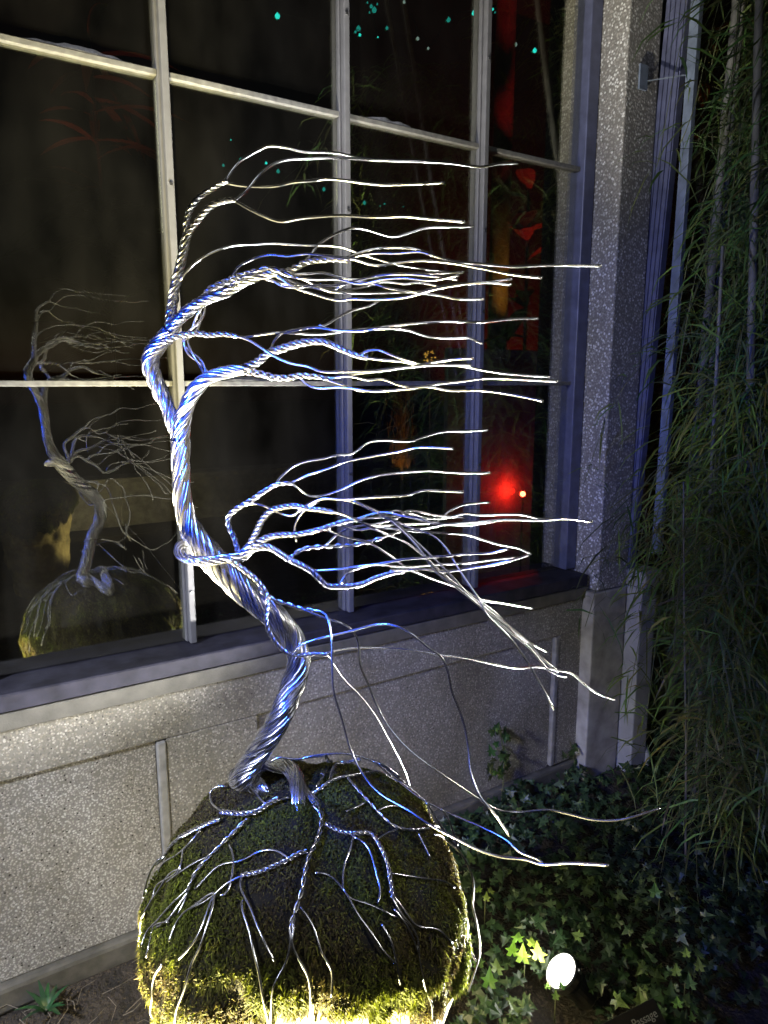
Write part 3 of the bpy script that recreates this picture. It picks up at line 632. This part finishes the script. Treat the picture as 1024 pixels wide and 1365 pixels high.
root([([(438, 1104), (456, 1116), (471, 1120), (486, 1117), (496, 1127), (505, 1143), (512, 1158), (515, 1181), (518, 1200)], 3, 3.8, .03)],
     [[(517, 1196), (521, 1206), (531, 1225), (547, 1236), (554, 1249), (554, 1266), (556, 1298), (569, 1326), (572, 1368)], [(514, 1190), (523, 1203), (542, 1225), (553, 1233), (575, 1235), (586, 1245), (596, 1254)],
      [(520, 1214), (539, 1241), (553, 1264)], [(470, 1121), (486, 1132), (494, 1153), (498, 1173), (504, 1186), (501, 1207)], [(470, 1117), (468, 1138), (457, 1160), (454, 1181), (454, 1190), (461, 1199), (472, 1220), (493, 1244), (504, 1263), (521, 1281)],
      [(417, 1169), (435, 1171), (452, 1185), (460, 1200), (482, 1203), (501, 1214), (524, 1226)], [(505, 1233), (518, 1258), (522, 1280), (529, 1305)], [(517, 1169), (547, 1175), (575, 1177), (598, 1184)]])
root([([(420, 1055), (435, 1050), (451, 1046), (476, 1042), (496, 1037), (514, 1036), (532, 1042), (545, 1049), (557, 1060), (572, 1072)], 3, 3.2, .034), ([(463, 1046), (476, 1059), (491, 1074), (504, 1090), (517, 1103), (532, 1110), (552, 1111), (568, 1108)], 2, 2.8, .034),
      ([(440, 1048), (443, 1031), (451, 1019), (466, 1015), (481, 1012)], 3, 3.2, .034), ([(434, 1006), (436, 1012), (441, 1023)], 2, 2.6, .03)],
     [[(568, 1068), (578, 1084), (588, 1102), (603, 1117), (620, 1146), (628, 1163), (633, 1183), (628, 1204), (633, 1219), (638, 1249), (640, 1271), (632, 1298), (624, 1320)], [(564, 1108), (574, 1105), (583, 1101), (590, 1101)],
      [(501, 1084), (514, 1079), (527, 1080), (542, 1083)], [(458, 1089), (473, 1083), (484, 1074)], [(527, 1109), (512, 1118), (499, 1125)], [(552, 1113), (560, 1132), (568, 1149)], [(400, 1012), (415, 1008), (433, 1006), (451, 1002), (473, 1004), (491, 1013), (509, 1018), (519, 1023), (533, 1034)],
      [(567, 1095), (566, 1082), (574, 1073)], [(573, 1117), (588, 1119), (603, 1125), (616, 1138), (622, 1150)], [(588, 1077), (600, 1094), (604, 1111), (610, 1125)], [(614, 1228), (624, 1258), (635, 1283)], [(415, 1055), (429, 1046), (431, 1038), (425, 1036)], [(360, 1016), (373, 1008), (391, 1014), (408, 1008), (434, 1007)], [(381, 1026), (388, 1016)],
      [(505, 1016), (520, 1028), (528, 1036), (540, 1040)], [(498, 1014), (512, 1026), (522, 1034)]])
reparent(TREE)

# ------------------------------------------------------------------ garden spotlight in the ivy
sp = empty('garden_spotlight', (LAMP.x, LAMP.y, 0)); tag(sp, 'lit white garden spotlight glowing among the dark ivy', 'spotlight')
lens_m, nt, N, L, b = nm('lit_lens')
at = N.new('ShaderNodeAttribute'); at.attribute_name = 'tint'; L.new(at.outputs['Color'], b.inputs['Emission Color']); b.inputs['Emission Strength'].default_value = 60
aim = (CAM + Vector((.3, .5, -.1)) - LAMP).normalized(); aim = Vector((-.58, .30, .76)).normalized()
def lathe(mb, o, ax, prof, k=24):
    u = ax.orthogonal().normalized(); w = ax.cross(u); n = len(prof)
    V = [o + ax * h + (u * cos(2 * pi * j / k) + w * sin(2 * pi * j / k)) * r for h, r in prof for j in range(k)]
    mb.add([tuple(v) for v in V], [(i * k + j, i * k + (j + 1) % k, (i + 1) * k + (j + 1) % k, (i + 1) * k + j) for i in range(n - 1) for j in range(k)])
q = MB(); lathe(q, LAMP, aim, [(-.09, .001), (-.09, .03), (-.02, .036), (0, .046), (.018, .046), (.018, .043), (.0, .042)]); q.build('housing', black_metal, sp, smooth=False)
q = MB(); lathe(q, LAMP, aim, [(.003, .0418), (.008, .0410), (.014, .038), (.022, .028), (.026, .016), (.028, .0005)])
q.c = [np.repeat(np.array([(.012, .011, .008), (.05, .046, .036), (.25, .24, .2), (.8, .78, .7), (1, .97, .88), (1, .98, .9)]), 24, 0)]; q.build('lens', lens_m, sp, smooth=True)
bz = MB(); lathe(bz, LAMP, aim, [(.016, .0462), (.022, .0455), (.024, .0435), (.020, .0425), (.012, .0425)]); bz.build('bezel', steel, sp, smooth=True)
for k in range(3):
    q = MB(); a_ = 2 * pi * k / 3 + .4; u_ = aim.orthogonal().normalized(); w_ = aim.cross(u_); c_ = LAMP + (u_ * cos(a_) + w_ * sin(a_)) * .0465 + aim * .008
    q.tube([c_ - aim * .006, c_ + aim * .006], .004, 6); q.build('screw', steel, sp)
q = MB(); q.tube([LAMP - aim * .07, LAMP - aim * .07 + Vector((.015, .01, -.04)), (LAMP.x + .05, LAMP.y + .02, -.05)], .008, 8); q.build('stake', black_metal, sp, smooth=True)
reparent(sp)
# sign
u3 = (PZ(874, 1343, .20) - PZ(832, 1365, .20)); wlen = u3.length; u3.normalize()
back = UPZ.cross(u3).normalized(); v3 = (back * cos(radians(35)) + UPZ * sin(radians(35))).normalized(); nrm3 = u3.cross(v3)
tr_ = PZ(871, 1329, .215)
sg = empty('plant_sign', (tr_.x, tr_.y, 0)); tag(sg, 'small black plant sign with white lettering tilted in the ivy', 'sign')
Wd, Hd = .21, .12
bl = tr_ - u3 * Wd - v3 * Hd
MB().hexa([bl - nrm3 * .004, bl + u3 * Wd - nrm3 * .004, tr_ - nrm3 * .004, bl + v3 * Hd - nrm3 * .004], [bl, bl + u3 * Wd, tr_, bl + v3 * Hd]).build('plate', sign_m, sg, bevel=.003)
ct = bl + u3 * Wd * .5 + v3 * .04
MB().tube([ct - nrm3 * .005, ct - nrm3 * .03 - UPZ * .05, (ct.x, ct.y, -.05)], .006, 6).build('stake', black_metal, sg)
fc = bpy.data.curves.new('lettering', 'FONT'); fc.body = 'Acacia Passage'; fc.size = .024; fc.align_x = 'RIGHT'; fc.extrude = .0004
tmp = bpy.data.objects.new('lettering', fc); COL.objects.link(tmp)
dg = bpy.context.evaluated_depsgraph_get(); me = bpy.data.meshes.new_from_object(tmp.evaluated_get(dg)); bpy.data.objects.remove(tmp)
me.materials.clear(); me.materials.append(text_m)
lo = bpy.data.objects.new('lettering', me); COL.objects.link(lo); lo.parent = sg
R3 = Matrix((u3, v3, nrm3)).transposed().to_4x4(); R3.translation = tr_ - u3 * .012 - v3 * .034 + nrm3 * .001
me.transform(R3)
reparent(sg)

# ------------------------------------------------------------------ ivy
IVY = [(0, -.12), (.16, -.40), (.50, -.34), (.34, -.02), (.66, .16), (.30, .26), (0, 1.0), (-.30, .26), (-.66, .16), (-.34, -.02), (-.50, -.34), (-.16, -.40)]
def ivy_leaf(mb, p, size, nvec, spin, col, fold=.25):
    n = Vector(nvec).normalized(); t = n.orthogonal().normalized(); t = Matrix.Rotation(spin, 3, n) @ t; s_ = n.cross(t)
    c = Vector(p); V = [tuple(c + n * size * .05)]
    for x, y in IVY: V.append(tuple(c + s_ * x * size + t * y * size + n * (abs(x) * fold - .25 * max(0, y) ** 2) * size))
    k = len(IVY); mb.add(V, [(0, 1 + i, 1 + (i + 1) % k) for i in range(k)], col)
def gh(x, y): return .045 + .05 * noise.noise((x * 1.7, y * 1.7, 5)) + .05 * noise.noise((x * 5, y * 5, 8))
mb = MB(); cnt = 0
while cnt < 11500:
    x = random.uniform(.75, 5.0) if random.random() < .7 else random.uniform(.8, 2.6); y = random.uniform(-2.6, -.13)
    if x > 2.08 and y > -.25 and x < 2.45: continue
    if (x - BX) ** 2 + (y - BY) ** 2 < .26 ** 2: continue
    if noise.noise((x * 1.3 + 4, y * 1.3, 2)) < -.55: continue
    bare = (x > 1.45 and y < -1.05 and x < 2.2)
    if bare and random.random() < .8: continue
    if x < 1.0 and y > -.6 and random.random() < .5: continue
    if (x - LAMP.x + .05) ** 2 + (y - LAMP.y + .04) ** 2 < .0075: continue
    z = max(.012, gh(x, y)) + random.uniform(0, .055)
    g = random.random(); c = Vector((.022, .046, .020)) * random.uniform(.5, 1.3)
    if g > .93: c = Vector((.06, .095, .028))
    elif g > .75: c = Vector((.040, .068, .028))
    ivy_leaf(mb, (x, y, z), random.uniform(.016, .036), (random.gauss(-.25, .45), random.gauss(-.3, .45), 1), random.uniform(0, 6.3), tuple(c), random.uniform(-.1, .4)); cnt += 1
tag(mb.build('ivy_ground_cover', leaf_m), 'dark ivy carpet covering the ground beside the boulder and wall', 'ivy', kind='stuff')
stem_m = simple('vine_stem', (.07, .08, .03), .7)
def sprig(px, py, z, size, col, label, n=4, grp='bright ivy sprigs'):
    p = PZ(px, py, z); o = empty('ivy_sprig', (p.x, p.y, 0)); tag(o, label, 'ivy', grp)
    MB().tube([(p.x + .01, p.y + .01, 0), (p.x, p.y, z * .6), (p.x, p.y, z)], .0015, 6).build('stem', stem_m, o, smooth=True)
    for k in range(n):
        a = 2 * pi * k / n + random.uniform(-.3, .3); d = Vector((cos(a), sin(a), .3 + .3 * (k % 2))) * size * .85
        q = MB(); ivy_leaf(q, p + d, size * random.uniform(.7, 1.1), (cos(a) * .5 - .35, sin(a) * .5 - .45, 1), 0, tuple(c * random.uniform(.8, 1.2) for c in col))
        q.build('leaf', leaf_m, o)
    reparent(o)
sprig(700, 1272, .16, .038, (.22, .34, .05), 'vivid green ivy sprig standing up just left of the lit spotlight', 5)
sprig(741, 1322, .165, .022, (.07, .12, .03), 'dark ivy sprig crossing the lower rim of the lit spotlight', 3)
sprig(647, 1193, .16, .022, (.20, .26, .05), 'small pale ivy sprig beside the right flank of the mossy boulder', 3)
sprig(650, 1300, .12, .032, (.10, .16, .04), 'green ivy sprig low between the boulder and the vivid sprig', 3)
sprig(880, 1187, .14, .036, (.10, .15, .04), 'dull green ivy sprig in the dark ivy, uppermost of those right of the spotlight', 4)
sprig(927, 1282, .13, .026, (.22, .25, .05), 'yellowish ivy sprig nearest the bare soil at the right', 3)
sprig(914, 1305, .12, .026, (.14, .18, .05), 'olive ivy sprig just above the sign and left of the yellowish sprig', 3)
sprig(915, 1350, .13, .024, (.11, .17, .04), 'ivy sprig immediately right of the black sign', 3)
# climbing ivy at the wall foot
def climber(px0, px1, y0, y1, n, label, sz=.03):
    b_ = PY((px0 + px1) / 2, y1, WY - .01); o = empty('climbing_ivy', (b_.x, b_.y, 0)); tag(o, label, 'ivy', 'ivy climbing the wall foot')
    tp = PY((px0 + px1) / 2, y0, WY - .02); MB().tube(crom([(b_.x, b_.y - .01, 0), (b_.x + .01, b_.y - .012, tp.z * .5), (tp.x, tp.y, tp.z)], .02), .002, 6).build('stem', stem_m, o)
    for k in range(n):
        p = PY(random.uniform(px0, px1), random.uniform(y0, y1), WY - random.uniform(.01, .06))
        q = MB(); ivy_leaf(q, p, random.uniform(.7, 1.1) * sz, (random.gauss(-.2, .3), -1, random.gauss(.35, .3)), random.uniform(2, 4), (random.uniform(.03, .06), random.uniform(.06, .1), .025)); q.build('leaf', leaf_m, o)
    reparent(o)
climber(652, 680, 965, 1040, 26, 'ivy strand climbing the concrete panel right of the wire tree', .032)
climber(752, 768, 988, 1020, 8, 'short ivy strand at the foot of the pillar base', .026)

# seedling, litter and pale pipe
p = PZ(62, 1352, .02); sd_ = empty('green_seedling', (p.x, p.y, 0)); tag(sd_, 'small green seedling with upright strap leaves in soil at the foot of the wall', 'plant')
for k in range(17):
    a = random.uniform(0, 6.3); ln_ = random.uniform(.05, .095); d = Vector((cos(a), sin(a), 0)); w_ = d.cross(UPZ)
    q = MB(); V = []
    for i in range(5):
        t = i / 4; c = p + d * ln_ * (.25 * t + .55 * t * t) + UPZ * ln_ * (1.0 * t - .5 * t * t); hw = .0055 * sin(pi * (.12 + .88 * t)) + .0008
        V += [tuple(c - w_ * hw), tuple(c + w_ * hw)]
    q.add(V, [(2 * i, 2 * i + 1, 2 * i + 3, 2 * i + 2) for i in range(4)], (random.uniform(.015, .03), random.uniform(.05, .08), .025)); q.build('leaf', leaf_m, sd_, smooth=True)
reparent(sd_)
q = MB(); stick_m = simple('twig', (.13, .11, .085), .8)
for k in range(130):
    x, y = random.uniform(-.1, .75), random.uniform(-.55, -.14); a = random.uniform(0, 6.3); l_ = random.uniform(.02, .10); z = .012 + random.uniform(0, .02)
    q.tube([(x, y, z), (x + cos(a) * l_ * .5, y + sin(a) * l_ * .5, z + random.uniform(0, .015)), (x + cos(a + .4) * l_, y + sin(a + .4) * l_, z)], random.uniform(.0006, .0016), 4, caps=False)
tag(q.build('twig_litter', stick_m), 'dry twigs and stalks scattered on the soil between wall and boulder', 'twigs', kind='stuff')
pp = PY(843, 968, -.28); pq = PZ(862, 1005, .06); lp = empty('drain_pipe', (pq.x, pq.y, 0)); tag(lp, 'short pale pipe leaning at the foot of the pier', 'pipe')
pp = pq + Vector((-.01, .06, .11)); MB().tube([pp, pq, pq - Vector((0, 0, .06))], .014, 10).build('pipe', render_white, lp, smooth=True); reparent(lp)

# ------------------------------------------------------------------ weeping bamboo
def bamboo(canes, nl, label, seed, zlo, zhi, spread, hang=.5, tint=(.075, .105, .03)):
    nl = int(nl * 3.0)
    random.seed(seed); b0 = canes[0][0][0]; o = empty('weeping_bamboo', (b0[0], b0[1], 0)); tag(o, label, 'bamboo', 'weeping bamboo at the end of the wall')
    cps = []
    for pts, r in canes:
        P = crom(pts, .05); rr = np.interp(np.linspace(0, 1, len(P)), [0, 1], [r, r * .55]); rr = rr * (1 + .12 * (np.arange(len(P)) % 7 == 0))
        MB().tube(P, rr, 8, caps=False).build('cane', bark, o, smooth=True); cps.append(P)
    tw = MB(); fo = MB()
    for k in range(nl):
        P = random.choice(cps); c = P[random.randrange(len(P))]; z = random.uniform(zlo, zhi)
        i = int(np.argmin(abs(P[:, 2] - z))); c = Vector(P[i])
        a = random.gauss(-.55, .95); R = random.uniform(.15, spread); d = Vector((cos(a), sin(a), 0))   # grows away from the building
        Q = [c, c + d * R * .45 + UPZ * random.uniform(.02, .15), c + d * R * .8 + UPZ * (-.05 - .25 * hang * random.random()), c + d * R - UPZ * hang * random.uniform(.3, 1.0)]
        Q = crom(Q, .05); tw.tube(Q, .0014, 4, caps=False)
        br = random.uniform(.6, 1.5)
        for p in Q[2:]:
            if random.random() < .25: continue
            for _ in range(random.randint(2, 4)):
                p0 = Vector(p) + Vector((random.gauss(0, .02), random.gauss(0, .02), random.gauss(0, .02)))
                b_ = random.uniform(0, 6.3); L_ = random.uniform(.09, .22); dd = Vector((cos(b_), sin(b_), random.uniform(-.6, .4))).normalized(); w_ = dd.cross(UPZ).normalized()
                w_ = (Matrix.Rotation(random.uniform(-1, 1), 3, dd) @ w_) * random.uniform(.0022, .0042)
                c1 = p0 + dd * L_ * .35 - UPZ * L_ * .04; c2 = p0 + dd * L_ * .72 - UPZ * L_ * .22; c3 = p0 + dd * L_ * .92 - UPZ * L_ * .52
                cc = tuple(t * 1.3 * br * random.uniform(.7, 1.3) for t in tint)
                V = [tuple(v) for v in (p0, c1 - w_, c1 + w_, c2 - w_ * .8, c2 + w_ * .8, c3)]
                fo.add(V, [(1, 2, 4, 3)], cc); fo.f.append(np.array([(0, 2, 1), (3, 4, 5)]) + fo.n - 6)
    t = tw.build('twigs', stem_m, o); t['kind'] = 'stuff'
    f = fo.build('foliage', blade_m, o); f['kind'] = 'stuff'
    reparent(o)
def cane(px0, py0, px1, py1, d, top=3.6):
    p, q = PF(px0, py0, d), PF(px1, py1, d); g = ext(p, q, 0.0); t = ext(p, q, top)
    return [tuple(g), tuple(g.lerp(t, .35) + Vector((.02, .01, 0))), tuple(g.lerp(t, .7)), tuple(t)]
bamboo([(cane(913, 740, 945, 400, 2.75), .022), (cane(920, 800, 985, 60, 2.9), .014)], 60, 'weeping bamboo with grey canes rising behind the pale pier', 11, .5, 3.2, .45)
bamboo([(cane(913, 1000, 912, 780, 1.95, 1.32), .004)], 24, 'single thin drooping bamboo stem in front of the grey canes', 12, .15, 1.3, .35, .35, (.08, .11, .03))
bamboo([(cane(990, 900, 1000, 500, 2.2), .016), (cane(1030, 900, 1045, 300, 2.15), .013)], 150, 'dense weeping bamboo at the right edge, largest of the group', 13, .55, 2.9, .55, .6, (.06, .10, .03))
bamboo([(cane(935, 900, 950, 600, 2.25, 2.0), .009)], 70, 'bushy low bamboo with a bright arching crown beside the metal frame', 14, .8, 1.55, .40, .6, (.10, .14, .025))
bamboo([(cane(1060, 800, 1075, 500, 3.0), .02), (cane(1000, 900, 1015, 300, 3.3), .02)], 120, 'shadowed bamboo at the back behind the dense bamboo', 15, .4, 3.3, .7, .6, (.05, .075, .025))

# ------------------------------------------------------------------ inside the conservatory
random.seed(3)
def bulbs(name, pts, Y, col, label, r=.011):
    o = empty(name, (1.5, Y, .12)); tag(o, label, 'string lights')
    P = [PY(x, y, Y + random.uniform(-.2, .2)) for x, y in pts]; order = sorted(P, key=lambda p: p.x)
    MB().tube(crom([tuple(p + UPZ * .02) for p in order], .1), .002, 4, caps=False).build('cable', black_metal, o)
    me = None
    for p in order:
        k = random.choice((.45, .6, .8, 1, 1.5))
        q = MB(); lathe(q, p, UPZ, [(-r * k, .0005), (-r * k * .7, r * k * .7), (0, r * k), (r * k * .7, r * k * .7), (r * k, r * k * .25), (r * k * 1.3, r * k * .2)], 8)
        q.build('bulb', random.choice(col), o, smooth=True)
    reparent(o)
teal = emit('teal_bulb', (.02, .75, .62), 2.2); teal2 = emit('dim_teal_bulb', (.02, .6, .5), .7); white_b = emit('white_bulb', (.6, .9, .8), .5); amber = emit('amber_bulb', (1, .55, .08), 1.6)
bulbs('fairy_lights', [(495, 8), (474, 42), (504, 49), (539, 2), (516, 37), (557, 51), (571, 64), (598, 26), (632, 17), (657, 12), (687, 59), (713, 67), (753, 74), (370, 21), (490, 3), (499, 13), (503, 5), (493, 16), (478, 38), (660, 16), (653, 8), (480, 46)], 2.6, [teal, teal, teal2, teal2, white_b], 'teal fairy lights high behind the upper window panes')
bulbs('fairy_lights', [(355, 217), (298, 220), (308, 186), (371, 228), (432, 252), (486, 270), (507, 274), (513, 271), (538, 275), (321, 213)], 2.6, [teal2, teal2, teal], 'dim teal fairy lights behind the panes at the treetop', .008)
# red lamp and what it lights
rp = PY(697, 658, .9); rl = empty('red_spotlight', (rp.x, rp.y, .12)); tag(rl, 'glowing red lamp behind the glass near the pillar', 'spotlight')
redm = emit('red_lens', (1, .05, .02), 70)
ax_ = (CAM - rp).normalized()
q = MB(); lathe(q, rp, ax_, [(-.06, .001), (-.06, .012), (0, .018), (.01, .018), (.01, .015)]); q.build('housing', black_metal, rl)
q = MB(); lathe(q, rp, ax_, [(.008, .015), (.014, .009), (.016, .0005)]); q.build('lens', redm, rl, smooth=True)
MB().tube([rp - ax_ * .05, (rp.x + .03, rp.y + .03, rp.z - .2), (rp.x + .03, rp.y + .03, .12)], .006, 6).build('post', black_metal, rl)
reparent(rl)
light('red_lamp_glow', 'POINT', rp + Vector((-.03, .05, .01)), None, 2.8, (1, .02, .01), .02)
scr_m = simple('interior_timber', (.20, .17, .14), .7, var=.3, scale=8)
x0 = PY(640, 650, 1.02).x; x1 = PY(712, 650, 1.02).x
so = MB().box(x0 - .25, x1 + .02, 1.0, 1.03, .12, 1.78).build('timber_screen', scr_m, bevel=.004); tag(so, 'plain timber screen lit red behind the lamp inside the conservatory', 'screen')
# orange lit column
c0 = PY(667, 300, 2.2); oc = empty('orange_column', (c0.x, c0.y, .12)); tag(oc, 'slender interior column washed in amber light behind the glass', 'column')
q = MB(); lathe(q, Vector((c0.x, c0.y, .12)), UPZ, [(0, .11), (.08, .11), (.1, .075), (4.5, .07), (4.52, .1), (4.7, .1)], 24); q.build('shaft', scr_m, oc, smooth=True); reparent(oc)
light('column_amber_light', 'SPOT', (c0.x - .1, c0.y - .42, 1.9), (c0.x, c0.y, 2.42), 16, (1, .42, .05), .03, 46, 1.0)
def bigleaf(mb_parent, base, d, L_, W_, col, mat=leaf_m):
    d = d.normalized(); s_ = d.cross(UPZ).normalized(); V = []
    for i in range(7):
        t = i / 6; c = base + d * L_ * t - UPZ * L_ * .35 * t * t; hw = W_ * sin(pi * (.06 + .94 * t)) ** .8 * .5 + .001
        V += [tuple(c - s_ * hw + UPZ * hw * .3), tuple(c), tuple(c + s_ * hw + UPZ * hw * .3)]
    q = MB(); q.add(V, [(3 * i + k, 3 * i + k + 1, 3 * i + k + 4, 3 * i + k + 3) for i in range(6) for k in (0, 1)], col); q.build('leaf', mat, mb_parent, smooth=True)
def leafy(name, base, top, n, Lr, label, seed, W_=.07, cat='plant'):
    random.seed(seed); o = empty(name, base); tag(o, label, cat)
    MB().tube(crom([tuple(base), tuple(Vector(base).lerp(Vector(top), .5) + Vector((.03, .02, 0))), tuple(top)], .1), .012, 6, caps=False).build('stem', black_metal, o)
    for k in range(n):
        t = random.uniform(.45, 1); p = Vector(base).lerp(Vector(top), t); a = random.uniform(0, 6.3)
        bigleaf(o, p, Vector((cos(a), sin(a), random.uniform(-.3, .9))), random.uniform(*Lr), W_ * random.uniform(.7, 1.2), (.10, .16, .05))
    reparent(o)
t0 = PY(705, 262, 1.5); leafy('red_lit_plant', (t0.x, t0.y, .12), (t0.x, t0.y, t0.z + .1), 22, (.18, .34), 'broad leaved plant glowing red behind the pane beside the pillar', 21, .13)
light('plant_red_light', 'SPOT', (t0.x - .1, t0.y - .7, t0.z - 1.0), (t0.x, t0.y, t0.z), 95, (1, .015, .02), .03, 30, .8)
t1 = PY(120, 70, 3.4); leafy('red_lit_plant', (t1.x, t1.y, .12), (t1.x, t1.y, t1.z + .1), 60, (.35, .8), 'tall plant faintly lit red behind the upper left panes', 22, .07)
light('upper_red_light', 'SPOT', (t1.x - .4, t1.y - .7, t1.z - 1.2), (t1.x, t1.y, t1.z), 26, (1, .05, .03), .03, 70, .8)
t3 = PY(690, 420, 5.15); light('back_wall_red_light', 'SPOT', (t3.x - .3, 3.9, .5), t3, 420, (1, .02, .015), .05, 90, .9)
# amber plume and amber bead tree
g0 = PY(535, 625, 2.4); gp = empty('amber_plume_grass', (g0.x, g0.y, .12)); tag(gp, 'feathery plume of grass lit amber behind the glass', 'plant')
q = MB()
for k in range(420):
    a = random.uniform(0, 6.3); R = random.gauss(0, .05); h0 = random.uniform(0, .55); x, y = g0.x + R * cos(a), g0.y + R * sin(a); l_ = random.uniform(.05, .16); hw = .0025
    V = [(x - hw, y, g0.z + h0), (x + hw, y, g0.z + h0), (x + random.gauss(0, .02), y + random.gauss(0, .02), g0.z + h0 + l_)]
    q.add(V, [(0, 1, 2)], (.3, .2, .08))
q.build('plume', blade_m, gp)['kind'] = 'stuff'
MB().tube([(g0.x, g0.y, .12), (g0.x + .01, g0.y, g0.z * .6), (g0.x, g0.y, g0.z + .3)], .012, 6).build('stem', bark, gp); reparent(gp)
light('plume_amber_light', 'SPOT', (g0.x - .05, g0.y - .25, g0.z - .25), (g0.x, g0.y, g0.z + .3), 9, (1, .45, .1), .02, 60, .7)
g1 = PY(573, 477, 2.5); ft = empty('amber_bead_tree', (g1.x, g1.y, .12)); tag(ft, 'tiny amber lit bead tree far behind the glass', 'string lights')
MB().tube([(g1.x, g1.y, .12), (g1.x + .01, g1.y, 1.2), (g1.x, g1.y, g1.z)], .006, 6).build('stem', bark, ft)
for k in range(26):
    a = random.uniform(0, 6.3); R = .05 * sqrt(random.random()); p = g1 + Vector((R * cos(a), random.gauss(0, .02), R * sin(a) + .01)); q = MB(); lathe(q, p, UPZ, [(-.005, .0005), (0, .005), (.005, .0005)], 6); q.build('bulb', amber, ft)
reparent(ft)
# red glow in the far bay seen past the metal frame
t2 = PY(945, 40, 1.0); leafy('red_lit_plant', (t2.x, t2.y, .12), (t2.x, t2.y, t2.z), 24, (.2, .4), 'dim red lit plant behind the far bay, seen past the bamboo canes', 23, .06)
light('far_red_light', 'SPOT', (t2.x - .2, t2.y - .5, t2.z - 1.2), (t2.x, t2.y, t2.z), 10, (1, .09, .02), .03, 60, .8)

# ------------------------------------------------------------------ across the path: only seen mirrored in the glass
q = MB(); q.box(-1.5, 6, -6.6, -6.3, 0, .5); q.box(-1.5, 6, -6.65, -6.25, .503, .56)
tag(q.build('low_wall', smooth_conc, bevel=.01), 'low garden wall across the path, mirrored in the window', 'wall')
light('low_wall_light', 'SPOT', (1.2, -5.2, .4), (1.6, -6.3, .3), 16, (1, .88, .5), .05, 100, .8)
b2 = empty('mossy_boulder', (.62, -4.0, 0)); tag(b2, 'second mossy boulder lit on one flank, mirrored at the left of the window', 'boulder')
for c in list(bo.children):
    d = c.copy(); COL.objects.link(d); d.parent = b2
b2.rotation_euler = (0, 0, 2.2)
light('second_boulder_light', 'SPOT', (1.35, -3.7, .15), (.75, -4.0, .6), 20, (1, .85, .45), .03, 60, .5)
print('tris', sum(len(o.data.polygons) for o in S.objects if o.type == 'MESH'))
